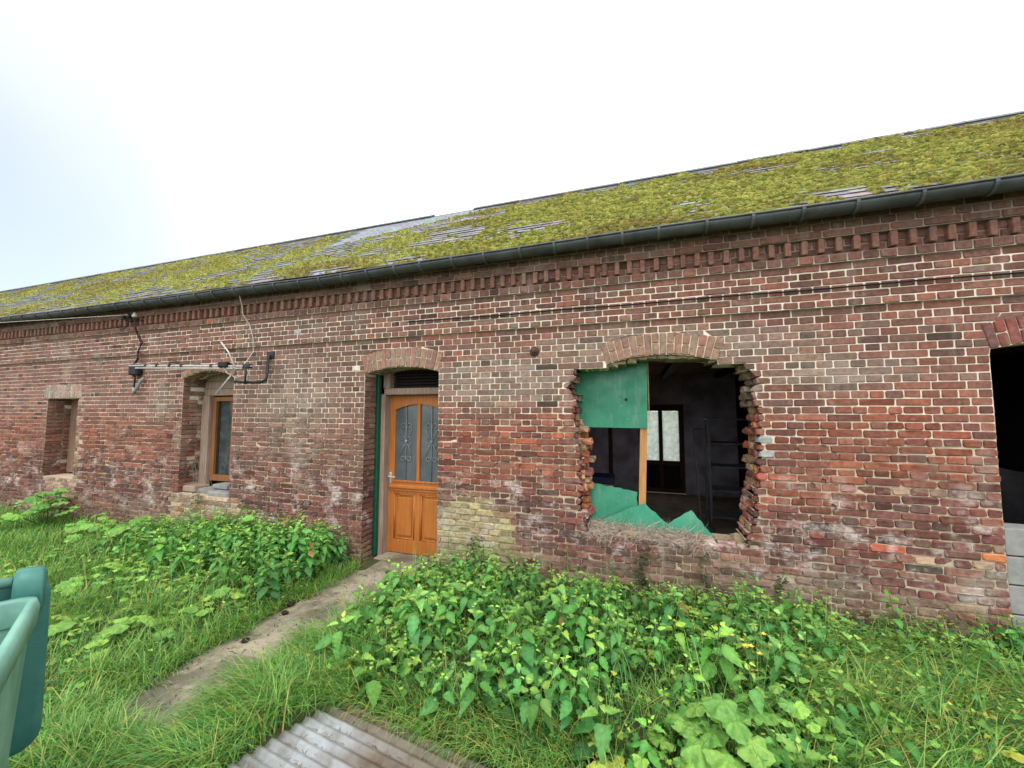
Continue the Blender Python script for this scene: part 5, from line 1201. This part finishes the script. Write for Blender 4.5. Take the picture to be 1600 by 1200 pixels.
V, Fc, C = join([s1, s2]); o = tri_mesh('litter', V, Fc, C, MAT['soilcrumb'], None); kind(o, 'stuff'); tag(o, 'dead stems and crumbs on the metal sheet and path', 'litter')
# -- small weeds climbing the wall
def climber(name, label, x, z0, z1, n, wd, cols, sz=.03):
    e = thing(name, label, 'plant', (x, -.02, z0)); k = MB(); pts = [(x+.03*math.sin(i*1.3), -.015, z0+(z1-z0)*i/6) for i in range(7)]; k.tube(pts, .003, 4); at(e, k, 'stem', 'stem')
    a = []; t = []; c = []
    for i in range(n):
        v = rng.random(); z = z0+(z1-z0)*v; a_2 = rng.uniform(0, 6.28); d = (math.cos(a_2), -.5-rng.random()*.5, math.sin(a_2)-.3); a.append(frame(d, rng.uniform(-.5, .5))*sz*rng.uniform(.6, 1.3)); t.append(np.array((x+.03*math.sin(v*8)+rng.gauss(0, wd), -.012-rng.random()*.04, z))); c.append(jit(rng.choice(cols), .25))
    V, Fc, C = scatter(LRD[0], LRD[1], np.array(a), np.array(t), np.array(c), LRD[2]); o = tri_mesh('leaves', V, Fc, C, MAT['leaf'], None, True); o.parent = e; o.matrix_parent_inverse = Matrix.Translation(-Vector(e.location))
DK = [lin((58, 82, 46)), lin((74, 98, 56)), lin((50, 70, 42))]
climber('ivy', 'dark ivy climbing the wall under the straw covered sill', .03, -.05, .48, 150, .035, DK); climber('ivy', 'dark ivy strand right of the broken window foot', 1.16, .0, .42, 90, .025, DK); climber('ivy', 'thin ivy strand below the right end of the broken sill', .55, .1, .5, 60, .02, DK, .022); climber('ivy', 'ivy tuft on the yellow stained bricks right of the door', -1.72, .0, .42, 130, .05, DK); climber('wall_weed', 'slender weed growing up the pale bricks below the deep brown window', -6.06, .02, .62, 130, .06, [lin((110, 130, 84)), lin((92, 118, 70))], .035)
k = MB()
for i in range(7): x = -6.3+.06*i; k.tube([(x+.12, .05, .56), (x+.06, .03, .75), (x+rng.uniform(-.05, .05), .0, rng.uniform(.85, 1.15))], .0025, 4)
tag(k.build('dead_stalks', MAT['straw']), 'thin dead flower stalks on the sill of the deep brown window', 'stalks')
# -- shrubs behind the building
for i, (x, y, r, h) in enumerate(((.3, 10.2, 1.2, 1.5), (1.9, 11., 1.5, 2.2), (-1.4, 10.5, 1.2, 1.9))):
    e = thing('shrub', ('round green shrub behind the left pane of the back door', 'tall green shrub behind the right pane of the back door', 'green shrub behind the building left of the back door')[i], 'shrub', (x, y, GZ)); k = MB(); 
    for q in range(7): a = q*.9; k.tube([(x, y, GZ), (x+.3*r*math.cos(a), y+.3*r*math.sin(a), h*.45), (x+.7*r*math.cos(a), y+.7*r*math.sin(a), h*.85)], [.04, .025, .008], 6)
    at(e, k, 'trunk', 'bark'); nn = 2600; u = NR.normal(0, 1, (nn, 3)); u /= np.linalg.norm(u, axis=1)[:, None]; rad = NR.rand(nn)**.4*(.7+.5*fb(u*2+5, 160+i, 2)); T = u*rad[:, None]*np.array((r, r, h*.52))+np.array((x, y, h*.5)); A = np.array([frame((rng.uniform(-1, 1), rng.uniform(-1, 1), rng.uniform(-.6, .4)), rng.uniform(-.6, .6))*rng.uniform(.06, .11) for _ in range(nn)])
    V, Fc, C = scatter(LRD[0], LRD[1], A, T, np.array([jit(rng.choice([GM, GD, GT]), .25) for _ in range(nn)])); o = tri_mesh('crown', V, Fc, C, MAT['leaf'], None, True); o.parent = e; o.matrix_parent_inverse = Matrix.Translation(-Vector(e.location))

for i, (x, y, r, lab) in enumerate(((-3.18, -1.05, .045, 'dark soil clod under the mallow at the left path edge'), (-3.06, -1.2, .03, 'small dark clod lying on the concrete path'), (-3.0, -1.62, .028, 'flat dark clod farther down the concrete path'))):
    k = MB(); V = []; Fs = []
    for a in range(4):
        for b in range(8): t = math.pi*(a+.5)/4; u = 2*math.pi*b/8; q = r*rng.uniform(.75, 1.2); V.append((q*math.sin(t)*math.cos(u)*1.3, q*math.sin(t)*math.sin(u), q*math.cos(t)*.6))
    Fs = [(a*8+b, (a+1)*8+b, (a+1)*8+(b+1) % 8, a*8+(b+1) % 8) for a in range(3) for b in range(8)]+[tuple(range(8)), tuple(range(31, 23, -1))]
    k.add(V, Fs, (.35, .33, .32)); o = k.build('soil_clod', MAT['soilcrumb']); o.location = (x, y, GZ+.03+r*.45); tag(o, lab, 'clod')
